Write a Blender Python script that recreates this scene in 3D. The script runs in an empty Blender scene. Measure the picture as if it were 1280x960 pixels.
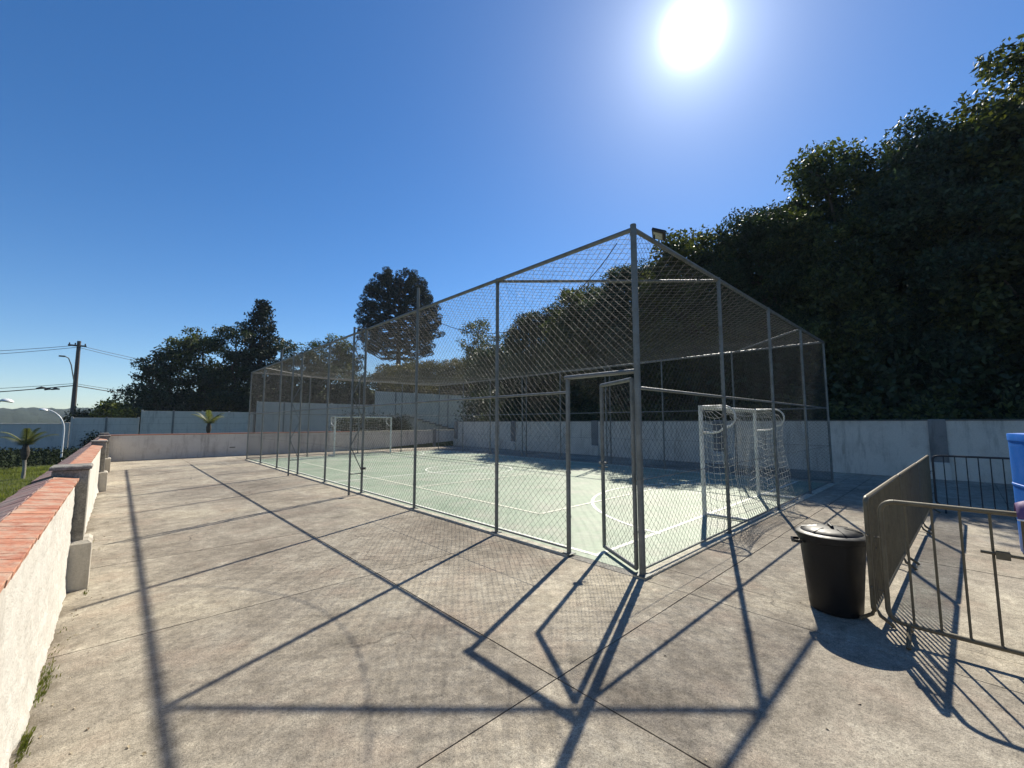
import bpy, math, random
import numpy as np
from mathutils import Vector, Matrix, noise

random.seed(7)
rng = np.random.default_rng(7)
R = math.radians
scene = bpy.context.scene
COL = scene.collection

# ------------------------------------------------------------------ camera
CAM_H, PITCH, YAW = 1.75, math.atan(48 / 521.0), R(43.18)
cam_data = bpy.data.cameras.new("camera")
cam_data.sensor_fit = 'HORIZONTAL'
cam_data.sensor_width = 36.0
cam_data.lens = 36.0 * 521.0 / 1280.0
cam_data.clip_start = 0.05
cam_data.clip_end = 6000
cam = bpy.data.objects.new("camera", cam_data)
cam.location = (0, 0, CAM_H)
cam.rotation_euler = (R(90) + PITCH, 0, -YAW)
COL.objects.link(cam)
scene.camera = cam

# ------------------------------------------------------------------ sky and sun
SUN_EL, SUN_AZ = R(42.6), R(68.4)          # azimuth from +Y towards +X
SUN_DIR = Vector((math.sin(SUN_AZ) * math.cos(SUN_EL), math.cos(SUN_AZ) * math.cos(SUN_EL), math.sin(SUN_EL)))
world = bpy.data.worlds.new("World")
scene.world = world
world.use_nodes = True
wn, wl = world.node_tree.nodes, world.node_tree.links
wn.clear()
w_out = wn.new('ShaderNodeOutputWorld')
w_bg = wn.new('ShaderNodeBackground')
w_bg.inputs['Strength'].default_value = 0.080
w_sky = wn.new('ShaderNodeTexSky')
w_sky.sky_type = 'NISHITA'
w_sky.sun_disc = False
w_sky.sun_elevation = SUN_EL
w_sky.sun_rotation = SUN_AZ
w_sky.altitude = 300
w_sky.air_density = 1.0
w_sky.dust_density = 0.15
w_sky.ozone_density = 4.0
w_hs = wn.new('ShaderNodeHueSaturation'); w_hs.inputs['Saturation'].default_value = 1.25; w_hs.inputs['Hue'].default_value = 0.504
wl.new(w_sky.outputs[0], w_hs.inputs['Color']); wl.new(w_hs.outputs[0], w_bg.inputs['Color'])
# the sun's own disc and the bright air round it
w_tc = wn.new('ShaderNodeTexCoord')
w_dot = wn.new('ShaderNodeVectorMath'); w_dot.operation = 'DOT_PRODUCT'
w_nrm = wn.new('ShaderNodeVectorMath'); w_nrm.operation = 'NORMALIZE'
wl.new(w_tc.outputs['Generated'], w_nrm.inputs[0])
wl.new(w_nrm.outputs[0], w_dot.inputs[0])
w_dot.inputs[1].default_value = SUN_DIR
def wmath(op, a, b=None):
    n = wn.new('ShaderNodeMath'); n.operation = op
    for i, v in enumerate((a, b)):
        if v is None: continue
        if isinstance(v, (int, float)): n.inputs[i].default_value = v
        else: wl.new(v, n.inputs[i])
    return n.outputs[0]
w_ang = wmath('ARCCOSINE', wmath('MINIMUM', w_dot.outputs['Value'], 0.9999999))
def wgauss(amp, sig):
    q = wmath('DIVIDE', w_ang, sig)
    return wmath('MULTIPLY', wmath('EXPONENT', wmath('MULTIPLY', wmath('POWER', q, 2.0), -1.0)), amp)
def wexp(amp, sig):
    return wmath('MULTIPLY', wmath('EXPONENT', wmath('MULTIPLY', wmath('DIVIDE', w_ang, sig), -1.0)), amp)
w_glow = wmath('ADD', wmath('ADD', wgauss(3.0, R(1.7)), wexp(0.95, R(2.9))), wexp(0.10, R(12.0)))
w_bg2 = wn.new('ShaderNodeBackground')
w_bg2.inputs['Color'].default_value = (0.86, 0.95, 1.0, 1)
wl.new(w_glow, w_bg2.inputs['Strength'])
w_add = wn.new('ShaderNodeAddShader')
wl.new(w_bg.outputs[0], w_add.inputs[0]); wl.new(w_bg2.outputs[0], w_add.inputs[1])
wl.new(w_add.outputs[0], w_out.inputs['Surface'])

sun_data = bpy.data.lights.new("sun", 'SUN')
sun_data.energy = 5.0
sun_data.angle = R(0.53)
sun_data.color = (1.0, 0.935, 0.81)
sun = bpy.data.objects.new("sun", sun_data)
sun.rotation_euler = (-SUN_DIR).to_track_quat('-Z', 'Y').to_euler()
sun.location = SUN_DIR * 60
COL.objects.link(sun)

scene.view_settings.view_transform = 'Standard'
scene.view_settings.look = 'None'
scene.view_settings.gamma = 1.0
scene.view_settings.exposure = 0.70
scene.render.engine = 'CYCLES'
scene.cycles.max_bounces = 8
scene.cycles.transparent_max_bounces = 8
scene.cycles.caustics_reflective = False
scene.cycles.caustics_refractive = False
scene.cycles.use_denoising = True
scene.cycles.denoiser = "OPENIMAGEDENOISE"
scene.cycles.denoising_input_passes = "RGB_ALBEDO_NORMAL"
scene.cycles.denoising_prefilter = "ACCURATE"
scene.cycles.use_adaptive_sampling = True
scene.cycles.adaptive_threshold = 0.01
scene.cycles.pixel_filter_type = 'BLACKMAN_HARRIS'

# ------------------------------------------------------------------ materials
def mat(name):
    m = bpy.data.materials.new(name); m.use_nodes = True
    nt = m.node_tree
    b = nt.nodes['Principled BSDF']
    return m, nt, b
def nd(nt, t, **kw):
    n = nt.nodes.new(t)
    for k, v in kw.items(): setattr(n, k, v)
    return n
def setin(nt, sock, v):
    if hasattr(v, 'node'): nt.links.new(v, sock)
    else: sock.default_value = v
def noise_fac(nt, scale, detail=4, rough=0.6, vec=None, stretch=None):
    pos = vec
    if pos is None: pos = nd(nt, 'ShaderNodeNewGeometry').outputs['Position']
    if stretch:
        mp = nd(nt, 'ShaderNodeMapping'); mp.inputs['Scale'].default_value = stretch
        nt.links.new(pos, mp.inputs['Vector']); pos = mp.outputs[0]
    n = nd(nt, 'ShaderNodeTexNoise')
    n.inputs['Scale'].default_value = scale; n.inputs['Detail'].default_value = detail; n.inputs['Roughness'].default_value = rough
    nt.links.new(pos, n.inputs['Vector'])
    return n.outputs['Fac']
def ramp(nt, fac, stops):
    r = nd(nt, 'ShaderNodeValToRGB')
    el = r.color_ramp.elements
    while len(el) > 1: el.remove(el[-1])
    el[0].position = stops[0][0]; el[0].color = (*stops[0][1], 1) if len(stops[0][1]) == 3 else stops[0][1]
    for p, c in stops[1:]:
        e = el.new(p); e.color = (*c, 1)
    nt.links.new(fac, r.inputs[0])
    return r.outputs[0]
def mix(nt, fac, a, b, mode='MIX'):
    m = nd(nt, 'ShaderNodeMix', data_type='RGBA', blend_type=mode)
    setin(nt, m.inputs[0], fac)
    for s, v in ((m.inputs[6], a), (m.inputs[7], b)):
        if hasattr(v, 'node'): nt.links.new(v, s)
        else: s.default_value = (*v, 1)
    return m.outputs[2]
def bump(nt, b, h, strength=0.5, dist=0.01):
    n = nd(nt, 'ShaderNodeBump'); n.inputs['Strength'].default_value = strength; n.inputs['Distance'].default_value = dist
    nt.links.new(h, n.inputs['Height']); nt.links.new(n.outputs[0], b.inputs['Normal'])
def g3(v): return (v, v, v)
def objrand(nt): return nd(nt, 'ShaderNodeObjectInfo').outputs['Random']
def mth(nt, op, a, b):
    n = nd(nt, 'ShaderNodeMath', operation=op); setin(nt, n.inputs[0], a); setin(nt, n.inputs[1], b); return n.outputs[0]

M = {}
def concrete(name, dark, mid, light, warm, seed_off=0.0, bumpy=1.0, by_object=True, ground=False):
    m, nt, b = mat(name)
    big = noise_fac(nt, 0.55, 5, 0.62)
    med = noise_fac(nt, 3.3, 6, 0.7)
    fine = noise_fac(nt, 38, 5, 0.75)
    grit = noise_fac(nt, 160, 3, 0.7)
    c = ramp(nt, big, [(0.30, dark), (0.48, mid), (0.66, light)])
    c = mix(nt, 0.6, c, ramp(nt, med, [(0.34, dark), (0.52, mid), (0.66, light)]))
    c = mix(nt, 0.8, c, ramp(nt, noise_fac(nt, 11, 6, 0.75), [(0.32, g3(0.66)), (0.5, g3(1.0)), (0.68, g3(1.3))]), 'MULTIPLY')
    c = mix(nt, ramp(nt, noise_fac(nt, 1.4, 4, 0.6), [(0.52, g3(0)), (0.72, g3(0.55))]), c, warm)
    c = mix(nt, 0.75, c, ramp(nt, fine, [(0.30, g3(0.62)), (0.5, g3(1.0)), (0.72, g3(1.32))]), 'MULTIPLY')
    c = mix(nt, 0.9, c, ramp(nt, grit, [(0.30, g3(0.5)), (0.48, g3(1.0)), (0.70, g3(1.4))]), 'MULTIPLY')
    c = mix(nt, 0.9, c, ramp(nt, noise_fac(nt, 75, 3, 0.6), [(0.34, g3(0.6)), (0.45, g3(1.0)), (0.66, g3(1.0)), (0.76, g3(1.35))]), 'MULTIPLY')
    if ground: c = mix(nt, 1.0, c, ramp(nt, noise_fac(nt, 0.28, 4, 0.6), [(0.34, (0.74, 0.72, 0.71)), (0.5, (1.02, 1.02, 1.02)), (0.66, (1.20, 1.19, 1.13))]), 'MULTIPLY')
    # damp dark blotches and old drip stains
    st = ramp(nt, noise_fac(nt, 0.9, 7, 0.75), [(0.52, g3(1)), (0.66, g3(0.62))])
    c = mix(nt, 0.8, c, st, 'MULTIPLY')
    if ground:
        geo = nd(nt, 'ShaderNodeNewGeometry').outputs['Position']
        # hairline cracks, here and there
        mp = nd(nt, 'ShaderNodeTexNoise'); mp.inputs['Scale'].default_value = 1.6; mp.inputs['Detail'].default_value = 5; nt.links.new(geo, mp.inputs['Vector'])
        va = nd(nt, 'ShaderNodeVectorMath', operation='MULTIPLY_ADD'); nt.links.new(mp.outputs['Color'], va.inputs[0]); va.inputs[1].default_value = (0.9, 0.9, 0.0); nt.links.new(geo, va.inputs[2])
        vo = nd(nt, 'ShaderNodeTexVoronoi', feature='DISTANCE_TO_EDGE'); vo.inputs['Scale'].default_value = 0.42; nt.links.new(va.outputs[0], vo.inputs['Vector'])
        ck = ramp(nt, vo.outputs['Distance'], [(0.0, g3(1)), (0.0022, g3(0.9)), (0.0045, g3(0))])
        ck = mth(nt, 'MULTIPLY', ck, ramp(nt, noise_fac(nt, 0.7, 3, 0.6), [(0.50, g3(0)), (0.60, g3(0.8))]))
        c = mix(nt, ck, c, (0.06, 0.05, 0.04))
        # soil washed against the foot of the low wall, in drifts
        sp = nd(nt, 'ShaderNodeSeparateXYZ'); nt.links.new(geo, sp.inputs[0])
        reach = mth(nt, 'ADD', mth(nt, 'MULTIPLY', noise_fac(nt, 3.2, 6, 0.75), 0.85), -0.58)
        soil = ramp(nt, mth(nt, 'SUBTRACT', reach, sp.outputs[0]), [(0.02, g3(0)), (0.22, g3(0.85))])
        c = mix(nt, soil, c, mix(nt, noise_fac(nt, 30, 5, 0.7), (0.05, 0.04, 0.028), (0.20, 0.165, 0.115)))
        # pale scuffs and spills
        c = mix(nt, ramp(nt, noise_fac(nt, 2.3, 8, 0.78), [(0.64, g3(0)), (0.74, g3(0.5))]), c, (0.50, 0.46, 0.385))
    if by_object:
        c = mix(nt, 1.0, c, ramp(nt, objrand(nt), [(0, (0.90, 0.90, 0.90)), (1, (1.09, 1.08, 1.05))]), 'MULTIPLY')
    nt.links.new(c, b.inputs['Base Color'])
    b.inputs['Roughness'].default_value = 0.88
    b.inputs['Specular IOR Level'].default_value = 0.25
    h = mth(nt, 'ADD', mth(nt, 'MULTIPLY', fine, 0.8), mth(nt, 'MULTIPLY', noise_fac(nt, 12, 5, 0.7), 1.2))
    h = mth(nt, 'ADD', h, mth(nt, 'MULTIPLY', grit, 0.35))
    bump(nt, b, h, 0.6 * bumpy, 0.016)
    return m
M['slab'] = concrete('slab_concrete', (0.18, 0.155, 0.120), (0.305, 0.269, 0.214), (0.43, 0.388, 0.31), (0.33, 0.255, 0.195), ground=True)
M['joint'] = concrete('joint_dirt', (0.05, 0.045, 0.035), (0.075, 0.066, 0.05), (0.10, 0.09, 0.07), (0.09, 0.07, 0.05))
M['kerb'] = concrete('kerb_concrete', (0.36, 0.34, 0.28), (0.47, 0.44, 0.36), (0.58, 0.55, 0.46), (0.46, 0.40, 0.30))
M['threshold'] = concrete('pier_concrete', (0.16, 0.15, 0.13), (0.26, 0.245, 0.215), (0.36, 0.34, 0.30), (0.30, 0.25, 0.20))

def court_mat():
    m, nt, b = mat('court_paint')
    big = noise_fac(nt, 0.5, 5, 0.6); med = noise_fac(nt, 4, 6, 0.7); fine = noise_fac(nt, 60, 4, 0.7)
    c = ramp(nt, big, [(0.3, (0.215, 0.28, 0.19)), (0.5, (0.27, 0.335, 0.235)), (0.7, (0.325, 0.385, 0.28))])
    wear = ramp(nt, noise_fac(nt, 1.1, 7, 0.72), [(0.46, g3(0)), (0.66, g3(0.8))])
    c = mix(nt, wear, c, (0.37, 0.37, 0.295))
    c = mix(nt, ramp(nt, noise_fac(nt, 1.7, 8, 0.8, None, (1, 0.35, 1)), [(0.58, g3(0)), (0.70, g3(0.55))]), c, (0.24, 0.25, 0.19))
    c = mix(nt, 0.6, c, ramp(nt, med, [(0.3, g3(0.82)), (0.7, g3(1.14))]), 'MULTIPLY')
    c = mix(nt, 0.6, c, ramp(nt, fine, [(0.3, g3(0.8)), (0.7, g3(1.15))]), 'MULTIPLY')
    nt.links.new(c, b.inputs['Base Color'])
    b.inputs['Roughness'].default_value = 0.62
    b.inputs['Specular IOR Level'].default_value = 0.4
    bump(nt, b, mth(nt, 'ADD', fine, med), 0.3, 0.006)
    return m
M['court'] = court_mat()
def paint_line(name, col, worn):
    m, nt, b = mat(name)
    w = ramp(nt, noise_fac(nt, 9, 6, 0.75), [(0.45, g3(0)), (0.68, g3(worn))])
    nt.links.new(mix(nt, w, col, (0.30, 0.38, 0.29)), b.inputs['Base Color'])
    b.inputs['Roughness'].default_value = 0.6
    return m
M['line_white'] = paint_line('line_white', (0.80, 0.80, 0.70), 0.55)
M['line_yellow'] = paint_line('line_yellow', (0.70, 0.69, 0.54), 0.7)

def plaster(name, base, stain, drip, stainamt=0.6, courses=True):
    m, nt, b = mat(name)
    geo = nd(nt, 'ShaderNodeNewGeometry').outputs['Position']
    big = noise_fac(nt, 1.3, 6, 0.7, geo)
    streak = noise_fac(nt, 3.0, 5, 0.7, geo, (1.6, 1.6, 0.22))
    c = mix(nt, ramp(nt, big, [(0.48, g3(0)), (0.75, g3(stainamt))]), base, stain)
    c = mix(nt, ramp(nt, streak, [(0.52, g3(0)), (0.76, g3(stainamt))]), c, drip)
    c = mix(nt, 0.55, c, ramp(nt, noise_fac(nt, 40, 4, 0.7, geo), [(0.3, g3(0.75)), (0.6, g3(1.06))]), 'MULTIPLY')
    # splash dirt near the ground and rain-darkened top edge follow the wall itself
    nt.links.new(c, b.inputs['Base Color'])
    b.inputs['Roughness'].default_value = 0.9
    b.inputs['Specular IOR Level'].default_value = 0.2
    h = mth(nt, 'ADD', noise_fac(nt, 55, 6, 0.75, geo), mth(nt, 'MULTIPLY', noise_fac(nt, 150, 3, 0.7, geo), 0.5))
    if courses:
        sep = nd(nt, 'ShaderNodeSeparateXYZ'); nt.links.new(geo, sep.inputs[0])
        fr = mth(nt, 'FRACT', mth(nt, 'DIVIDE', sep.outputs[2], 0.2), 0.0)
        line = mth(nt, 'LESS_THAN', mth(nt, 'ABSOLUTE', mth(nt, 'SUBTRACT', fr, 0.5), 0), 0.035)
        h = mth(nt, 'SUBTRACT', h, mth(nt, 'MULTIPLY', line, 0.35))
    bump(nt, b, h, 0.7, 0.012)
    return m
M['white_wall'] = plaster('white_rough_render', (0.62, 0.59, 0.53), (0.48, 0.435, 0.37), (0.35, 0.31, 0.255), 0.6)
M['grey_wall'] = plaster('greyed_block_paint', (0.60, 0.56, 0.50), (0.43, 0.38, 0.33), (0.25, 0.215, 0.18), 0.85)
M['back_wall'] = plaster('old_white_block_paint', (0.62, 0.565, 0.485), (0.42, 0.375, 0.315), (0.22, 0.195, 0.16), 0.8)
M['stained'] = plaster('mould_stained_concrete', (0.24, 0.23, 0.215), (0.12, 0.115, 0.11), (0.07, 0.068, 0.065), 0.85, False)
M['panel_wall'] = plaster('painted_panel', (0.62, 0.575, 0.51), (0.48, 0.44, 0.385), (0.28, 0.25, 0.215), 0.65)
M['dark_cap'] = plaster('mossy_cap', (0.16, 0.15, 0.13), (0.09, 0.085, 0.075), (0.07, 0.065, 0.06), 0.8, False)
M['red_cap'] = plaster('red_cap', (0.36, 0.16, 0.11), (0.28, 0.17, 0.13), (0.18, 0.12, 0.10), 0.6, False)

def brick_mat(name, a, bcol, mortar):
    m, nt, b = mat(name)
    c = ramp(nt, objrand(nt), [(0, a), (0.5, tuple(0.5 * (x + y) for x, y in zip(a, bcol))), (1, bcol)])
    c = mix(nt, 0.8, c, ramp(nt, noise_fac(nt, 14, 5, 0.7), [(0.3, g3(0.66)), (0.5, g3(1)), (0.75, g3(1.25))]), 'MULTIPLY')
    sm = ramp(nt, noise_fac(nt, 7.5, 5, 0.7), [(0.44, g3(0)), (0.60, g3(0.8))])
    c = mix(nt, sm, c, mortar)
    nt.links.new(c, b.inputs['Base Color'])
    b.inputs['Roughness'].default_value = 0.9
    bump(nt, b, mth(nt, 'ADD', noise_fac(nt, 45, 5, 0.7), mth(nt, 'MULTIPLY', sm, 0.3)), 0.6, 0.01)
    return m
M['pier'] = plaster('cream_pier_render', (0.50, 0.46, 0.385), (0.34, 0.30, 0.24), (0.22, 0.19, 0.15), 0.75, False)
M['brick'] = brick_mat('coping_brick', (0.33, 0.118, 0.066), (0.45, 0.20, 0.115), (0.42, 0.30, 0.215))
M['brick_old'] = brick_mat('weathered_coping_brick', (0.22, 0.13, 0.115), (0.30, 0.17, 0.14), (0.26, 0.21, 0.18))
M['mortar'] = concrete('mortar', (0.22, 0.19, 0.16), (0.36, 0.31, 0.26), (0.46, 0.41, 0.35), (0.40, 0.30, 0.24))

def metal(name, base, dirt, metallic, rough, amt=0.6, low_dirt=None):
    m, nt, b = mat(name)
    n1 = noise_fac(nt, 6, 6, 0.7)
    c = mix(nt, ramp(nt, n1, [(0.42, g3(0)), (0.7, g3(amt))]), base, dirt)
    c = mix(nt, 0.5, c, ramp(nt, noise_fac(nt, 55, 4, 0.7), [(0.3, g3(0.75)), (0.7, g3(1.15))]), 'MULTIPLY')
    if name.startswith('galv') or name.startswith('chipped'):
        c = mix(nt, ramp(nt, noise_fac(nt, 11, 7, 0.8), [(0.60, g3(0)), (0.68, g3(0.75))]), c, (0.13, 0.065, 0.035))
    nt.links.new(c, b.inputs['Base Color'])
    b.inputs['Metallic'].default_value = metallic
    rr = ramp(nt, n1, [(0.3, g3(rough - 0.1)), (0.7, g3(rough + 0.15))])
    nt.links.new(rr, b.inputs['Roughness'])
    bump(nt, b, noise_fac(nt, 70, 4, 0.7), 0.15, 0.003)
    return m
M['galv'] = metal('galvanised_pipe', (0.165, 0.175, 0.17), (0.08, 0.088, 0.07), 0.35, 0.5)
M['wire'] = metal('galvanised_wire', (0.048, 0.05, 0.048), (0.03, 0.03, 0.028), 0.05, 0.65)
M['olive'] = metal('olive_brown_paint', (0.122, 0.102, 0.060), (0.078, 0.058, 0.036), 0.12, 0.55, 0.65)
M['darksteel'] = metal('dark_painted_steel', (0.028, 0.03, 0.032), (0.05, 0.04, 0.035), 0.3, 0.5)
M['goal'] = metal('chipped_white_paint', (0.66, 0.66, 0.62), (0.34, 0.33, 0.29), 0.0, 0.5, 0.8)
M['lampwhite'] = metal('white_lamp_paint', (0.74, 0.75, 0.75), (0.55, 0.55, 0.53), 0.0, 0.35, 0.5)
M['netcord'] = metal('goal_net_cord', (0.56, 0.55, 0.50), (0.36, 0.34, 0.30), 0.0, 0.8)
M['roofcord'] = metal('roof_net_cord', (0.28, 0.25, 0.21), (0.18, 0.16, 0.135), 0.0, 0.7)
M['rubber'] = metal('black_cable', (0.02, 0.02, 0.022), (0.03, 0.03, 0.03), 0.0, 0.6)
M['woodpole'] = metal('weathered_pole', (0.12, 0.10, 0.085), (0.07, 0.06, 0.05), 0.0, 0.9)
def plastic(name, base, scuff, rough):
    m, nt, b = mat(name)
    s = ramp(nt, noise_fac(nt, 5, 6, 0.7), [(0.5, g3(0)), (0.75, g3(0.6))])
    s2 = ramp(nt, noise_fac(nt, 30, 5, 0.75, None, (1, 1, 3)), [(0.6, g3(0)), (0.72, g3(0.7))])
    c = mix(nt, s, base, scuff); c = mix(nt, s2, c, scuff)
    nt.links.new(c, b.inputs['Base Color'])
    nt.links.new(ramp(nt, noise_fac(nt, 9, 5, 0.7), [(0.3, g3(rough - 0.08)), (0.7, g3(rough + 0.2))]), b.inputs['Roughness'])
    bump(nt, b, noise_fac(nt, 18, 4, 0.6), 0.12, 0.006)
    return m
M['blackplastic'] = plastic('black_bin_plastic', (0.0035, 0.0038, 0.0045), (0.008, 0.008, 0.0085), 0.40)
M['blackplastic'].node_tree.nodes['Principled BSDF'].inputs['Specular IOR Level'].default_value = 0.3
M['blue'] = plastic('blue_tank_plastic', (0.003, 0.135, 0.55), (0.012, 0.15, 0.50), 0.4)
M['purple'] = plastic('purple_cloth', (0.11, 0.055, 0.15), (0.16, 0.09, 0.20), 0.7)
M['hem'] = plastic('white_hem', (0.70, 0.68, 0.70), (0.5, 0.48, 0.5), 0.7)
M['lampglass'] = plastic('floodlight_lens', (0.30, 0.31, 0.28), (0.22, 0.23, 0.2), 0.25)

def leaf_mat(name, cols, trans=0.3, rough=0.55, spec=0.3):
    m = bpy.data.materials.new(name); m.use_nodes = True
    nt = m.node_tree; nt.nodes.clear()
    out = nd(nt, 'ShaderNodeOutputMaterial')
    geo = nd(nt, 'ShaderNodeNewGeometry')
    n = len(cols)
    c = ramp(nt, geo.outputs['Random Per Island'], [(i / max(1, n - 1), col) for i, col in enumerate(cols)])
    c = mix(nt, 0.9, c, ramp(nt, noise_fac(nt, 0.9, 4, 0.6, geo.outputs['Position']), [(0.32, g3(0.55)), (0.68, g3(1.5))]), 'MULTIPLY')
    d = nd(nt, 'ShaderNodeBsdfPrincipled'); nt.links.new(c, d.inputs['Base Color']); d.inputs['Roughness'].default_value = rough
    d.inputs['Specular IOR Level'].default_value = spec
    t = nd(nt, 'ShaderNodeBsdfTranslucent')
    nt.links.new(mix(nt, 1.0, c, (1.25, 1.25, 0.5), 'MULTIPLY'), t.inputs['Color'])
    mx = nd(nt, 'ShaderNodeMixShader'); mx.inputs[0].default_value = trans
    nt.links.new(d.outputs[0], mx.inputs[1]); nt.links.new(t.outputs[0], mx.inputs[2])
    nt.links.new(mx.outputs[0], out.inputs['Surface'])
    return m
M['leaf_dark'] = leaf_mat('leaf_dark', [(0.018, 0.032, 0.016), (0.03, 0.05, 0.022), (0.046, 0.066, 0.03)], 0.2)
M['leaf_mid'] = leaf_mat('leaf_mid', [(0.026, 0.042, 0.018), (0.05, 0.07, 0.026), (0.10, 0.115, 0.04)], 0.34)
M['leaf_warm'] = leaf_mat('leaf_warm', [(0.026, 0.039, 0.015), (0.052, 0.067, 0.024), (0.095, 0.105, 0.036)], 0.34)
M['leaf_cool'] = leaf_mat('leaf_cool', [(0.018, 0.034, 0.022), (0.032, 0.055, 0.034), (0.055, 0.08, 0.045)], 0.24)
M['leaf_olive'] = leaf_mat('leaf_olive', [(0.06, 0.06, 0.032), (0.09, 0.085, 0.042), (0.125, 0.11, 0.05)], 0.25)
M['leaf_light'] = leaf_mat('leaf_light', [(0.08, 0.10, 0.03), (0.12, 0.14, 0.04), (0.17, 0.18, 0.05)], 0.4)
M['leaf_needle'] = leaf_mat('leaf_needle', [(0.012, 0.019, 0.012), (0.018, 0.028, 0.016), (0.026, 0.036, 0.02)], 0.08, 0.8, 0.15)
M['leaf_cover'] = leaf_mat('leaf_cover', [(0.014, 0.022, 0.011), (0.022, 0.032, 0.014), (0.03, 0.04, 0.018)], 0.1, 0.9, 0.1)  # near-black leaves for hedge and shrub, also shade put into colour on the lawn
M['grass'] = leaf_mat('grass', [(0.09, 0.12, 0.025), (0.13, 0.16, 0.035), (0.18, 0.18, 0.055)], 0.45)
M['palm'] = leaf_mat('palm', [(0.07, 0.085, 0.04), (0.10, 0.115, 0.05), (0.15, 0.14, 0.07)], 0.3)
M['dryleaf'] = leaf_mat('dryleaf', [(0.30, 0.24, 0.15), (0.40, 0.35, 0.26), (0.12, 0.07, 0.04)], 0.1)
def simple(name, a, bcol, scale, rough=0.9):
    m, nt, b = mat(name)
    nt.links.new(ramp(nt, noise_fac(nt, scale, 7, 0.7), [(0.3, a), (0.7, bcol)]), b.inputs['Base Color'])
    b.inputs['Roughness'].default_value = rough
    b.inputs['Specular IOR Level'].default_value = 0.2
    bump(nt, b, noise_fac(nt, scale * 4, 6, 0.7), 0.6, 0.3 / scale)
    return m
M['bark'] = simple('bark', (0.045, 0.036, 0.028), (0.11, 0.09, 0.07), 7)
M['palebark'] = simple('palebark', (0.20, 0.18, 0.15), (0.36, 0.33, 0.28), 9)
M['earth'] = simple('lawn_ground', (0.05, 0.065, 0.02), (0.10, 0.11, 0.035), 0.8)
M['hill'] = simple('far_woodland', (0.016, 0.026, 0.014), (0.04, 0.05, 0.026), 0.12)

# ------------------------------------------------------------------ mesh helpers
class MB:
    """Collects tubes, boxes and sheets for one mesh."""
    def __init__(s): s.v = []; s.f = []
    def add(s, vs, fs):
        o = len(s.v); s.v.extend(vs); s.f.extend([tuple(i + o for i in f) for f in fs]); return s
    def box(s, a, b):
        x0, y0, z0 = a; x1, y1, z1 = b
        return s.add([(x0,y0,z0),(x1,y0,z0),(x1,y1,z0),(x0,y1,z0),(x0,y0,z1),(x1,y0,z1),(x1,y1,z1),(x0,y1,z1)],
                     [(0,3,2,1),(4,5,6,7),(0,1,5,4),(1,2,6,5),(2,3,7,6),(3,0,4,7)])
    def cbox(s, a, b, ch):
        """box with chamfered top edges"""
        x0, y0, z0 = a; x1, y1, z1 = b; c = ch
        vs = [(x0,y0,z0),(x1,y0,z0),(x1,y1,z0),(x0,y1,z0),(x0,y0,z1-c),(x1,y0,z1-c),(x1,y1,z1-c),(x0,y1,z1-c),
              (x0+c,y0+c,z1),(x1-c,y0+c,z1),(x1-c,y1-c,z1),(x0+c,y1-c,z1)]
        fs = [(0,3,2,1),(8,9,10,11)]
        for i in range(4):
            j = (i + 1) % 4
            fs += [(i, j, j+4, i+4), (i+4, j+4, j+8, i+8)]
        return s.add(vs, fs)
    def tube(s, pts, r, n=8, cap=True):
        pts = [Vector(p) for p in pts]
        rs = r if isinstance(r, (list, tuple)) else [r] * len(pts)
        vs = []; fs = []
        up = None
        for i, p in enumerate(pts):
            if i == 0: t = pts[1] - p
            elif i == len(pts) - 1: t = p - pts[i-1]
            else: t = (pts[i+1] - p).normalized() + (p - pts[i-1]).normalized()
            t = t.normalized() if t.length > 1e-9 else Vector((0, 0, 1))
            if up is None:
                up = Vector((0, 0, 1)) if abs(t.z) < 0.9 else Vector((1, 0, 0))
            a = t.cross(up)
            if a.length < 1e-6: a = t.cross(Vector((0.3, 0.9, 0.1)))
            a.normalize(); b = a.cross(t).normalized(); up = b
            for k in range(n):
                an = 2 * math.pi * k / n
                q = p + (a * math.cos(an) + b * math.sin(an)) * rs[i]
                vs.append(tuple(q))
        for i in range(len(pts) - 1):
            for k in range(n):
                k2 = (k + 1) % n
                fs.append((i*n+k, i*n+k2, (i+1)*n+k2, (i+1)*n+k))
        if cap:
            fs.append(tuple(range(n-1, -1, -1))); fs.append(tuple((len(pts)-1)*n + k for k in range(n)))
        return s.add(vs, fs)
    def lathe(s, prof, n=32, c=(0, 0, 0)):
        vs = []; fs = []
        for (r, z) in prof:
            for k in range(n):
                a = 2 * math.pi * k / n
                vs.append((c[0] + r * math.cos(a), c[1] + r * math.sin(a), c[2] + z))
        for i in range(len(prof) - 1):
            for k in range(n):
                k2 = (k + 1) % n
                fs.append((i*n+k, i*n+k2, (i+1)*n+k2, (i+1)*n+k))
        fs.append(tuple(range(n-1, -1, -1))); fs.append(tuple((len(prof)-1)*n + k for k in range(n)))
        return s.add(vs, fs)
    def mesh(s, name, m, smooth=False):
        me = bpy.data.meshes.new(name); me.from_pydata([tuple(v) for v in s.v], [], s.f)
        if m: me.materials.append(M[m])
        if smooth:
            me.polygons.foreach_set('use_smooth', [True] * len(me.polygons))
            try: me.set_sharp_from_angle(angle=R(40))
            except Exception: pass
        me.update(); return me
    def build(s, name, m, parent=None, smooth=False):
        return link(bpy.data.objects.new(name, s.mesh(name, m, smooth)), parent)
def link(o, parent=None):
    COL.objects.link(o)
    if parent is not None: o.parent = parent
    return o
def empty(name, loc=(0, 0, 0), rz=0.0):
    o = bpy.data.objects.new(name, None); o.empty_display_size = 0.2
    o.location = loc; o.rotation_euler = (0, 0, rz); COL.objects.link(o); return o
def tag(o, label=None, cat=None, group=None, kind=None):
    if label: o['label'] = label
    if cat: o['category'] = cat
    if group: o['group'] = group
    if kind: o['kind'] = kind
    return o
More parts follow.
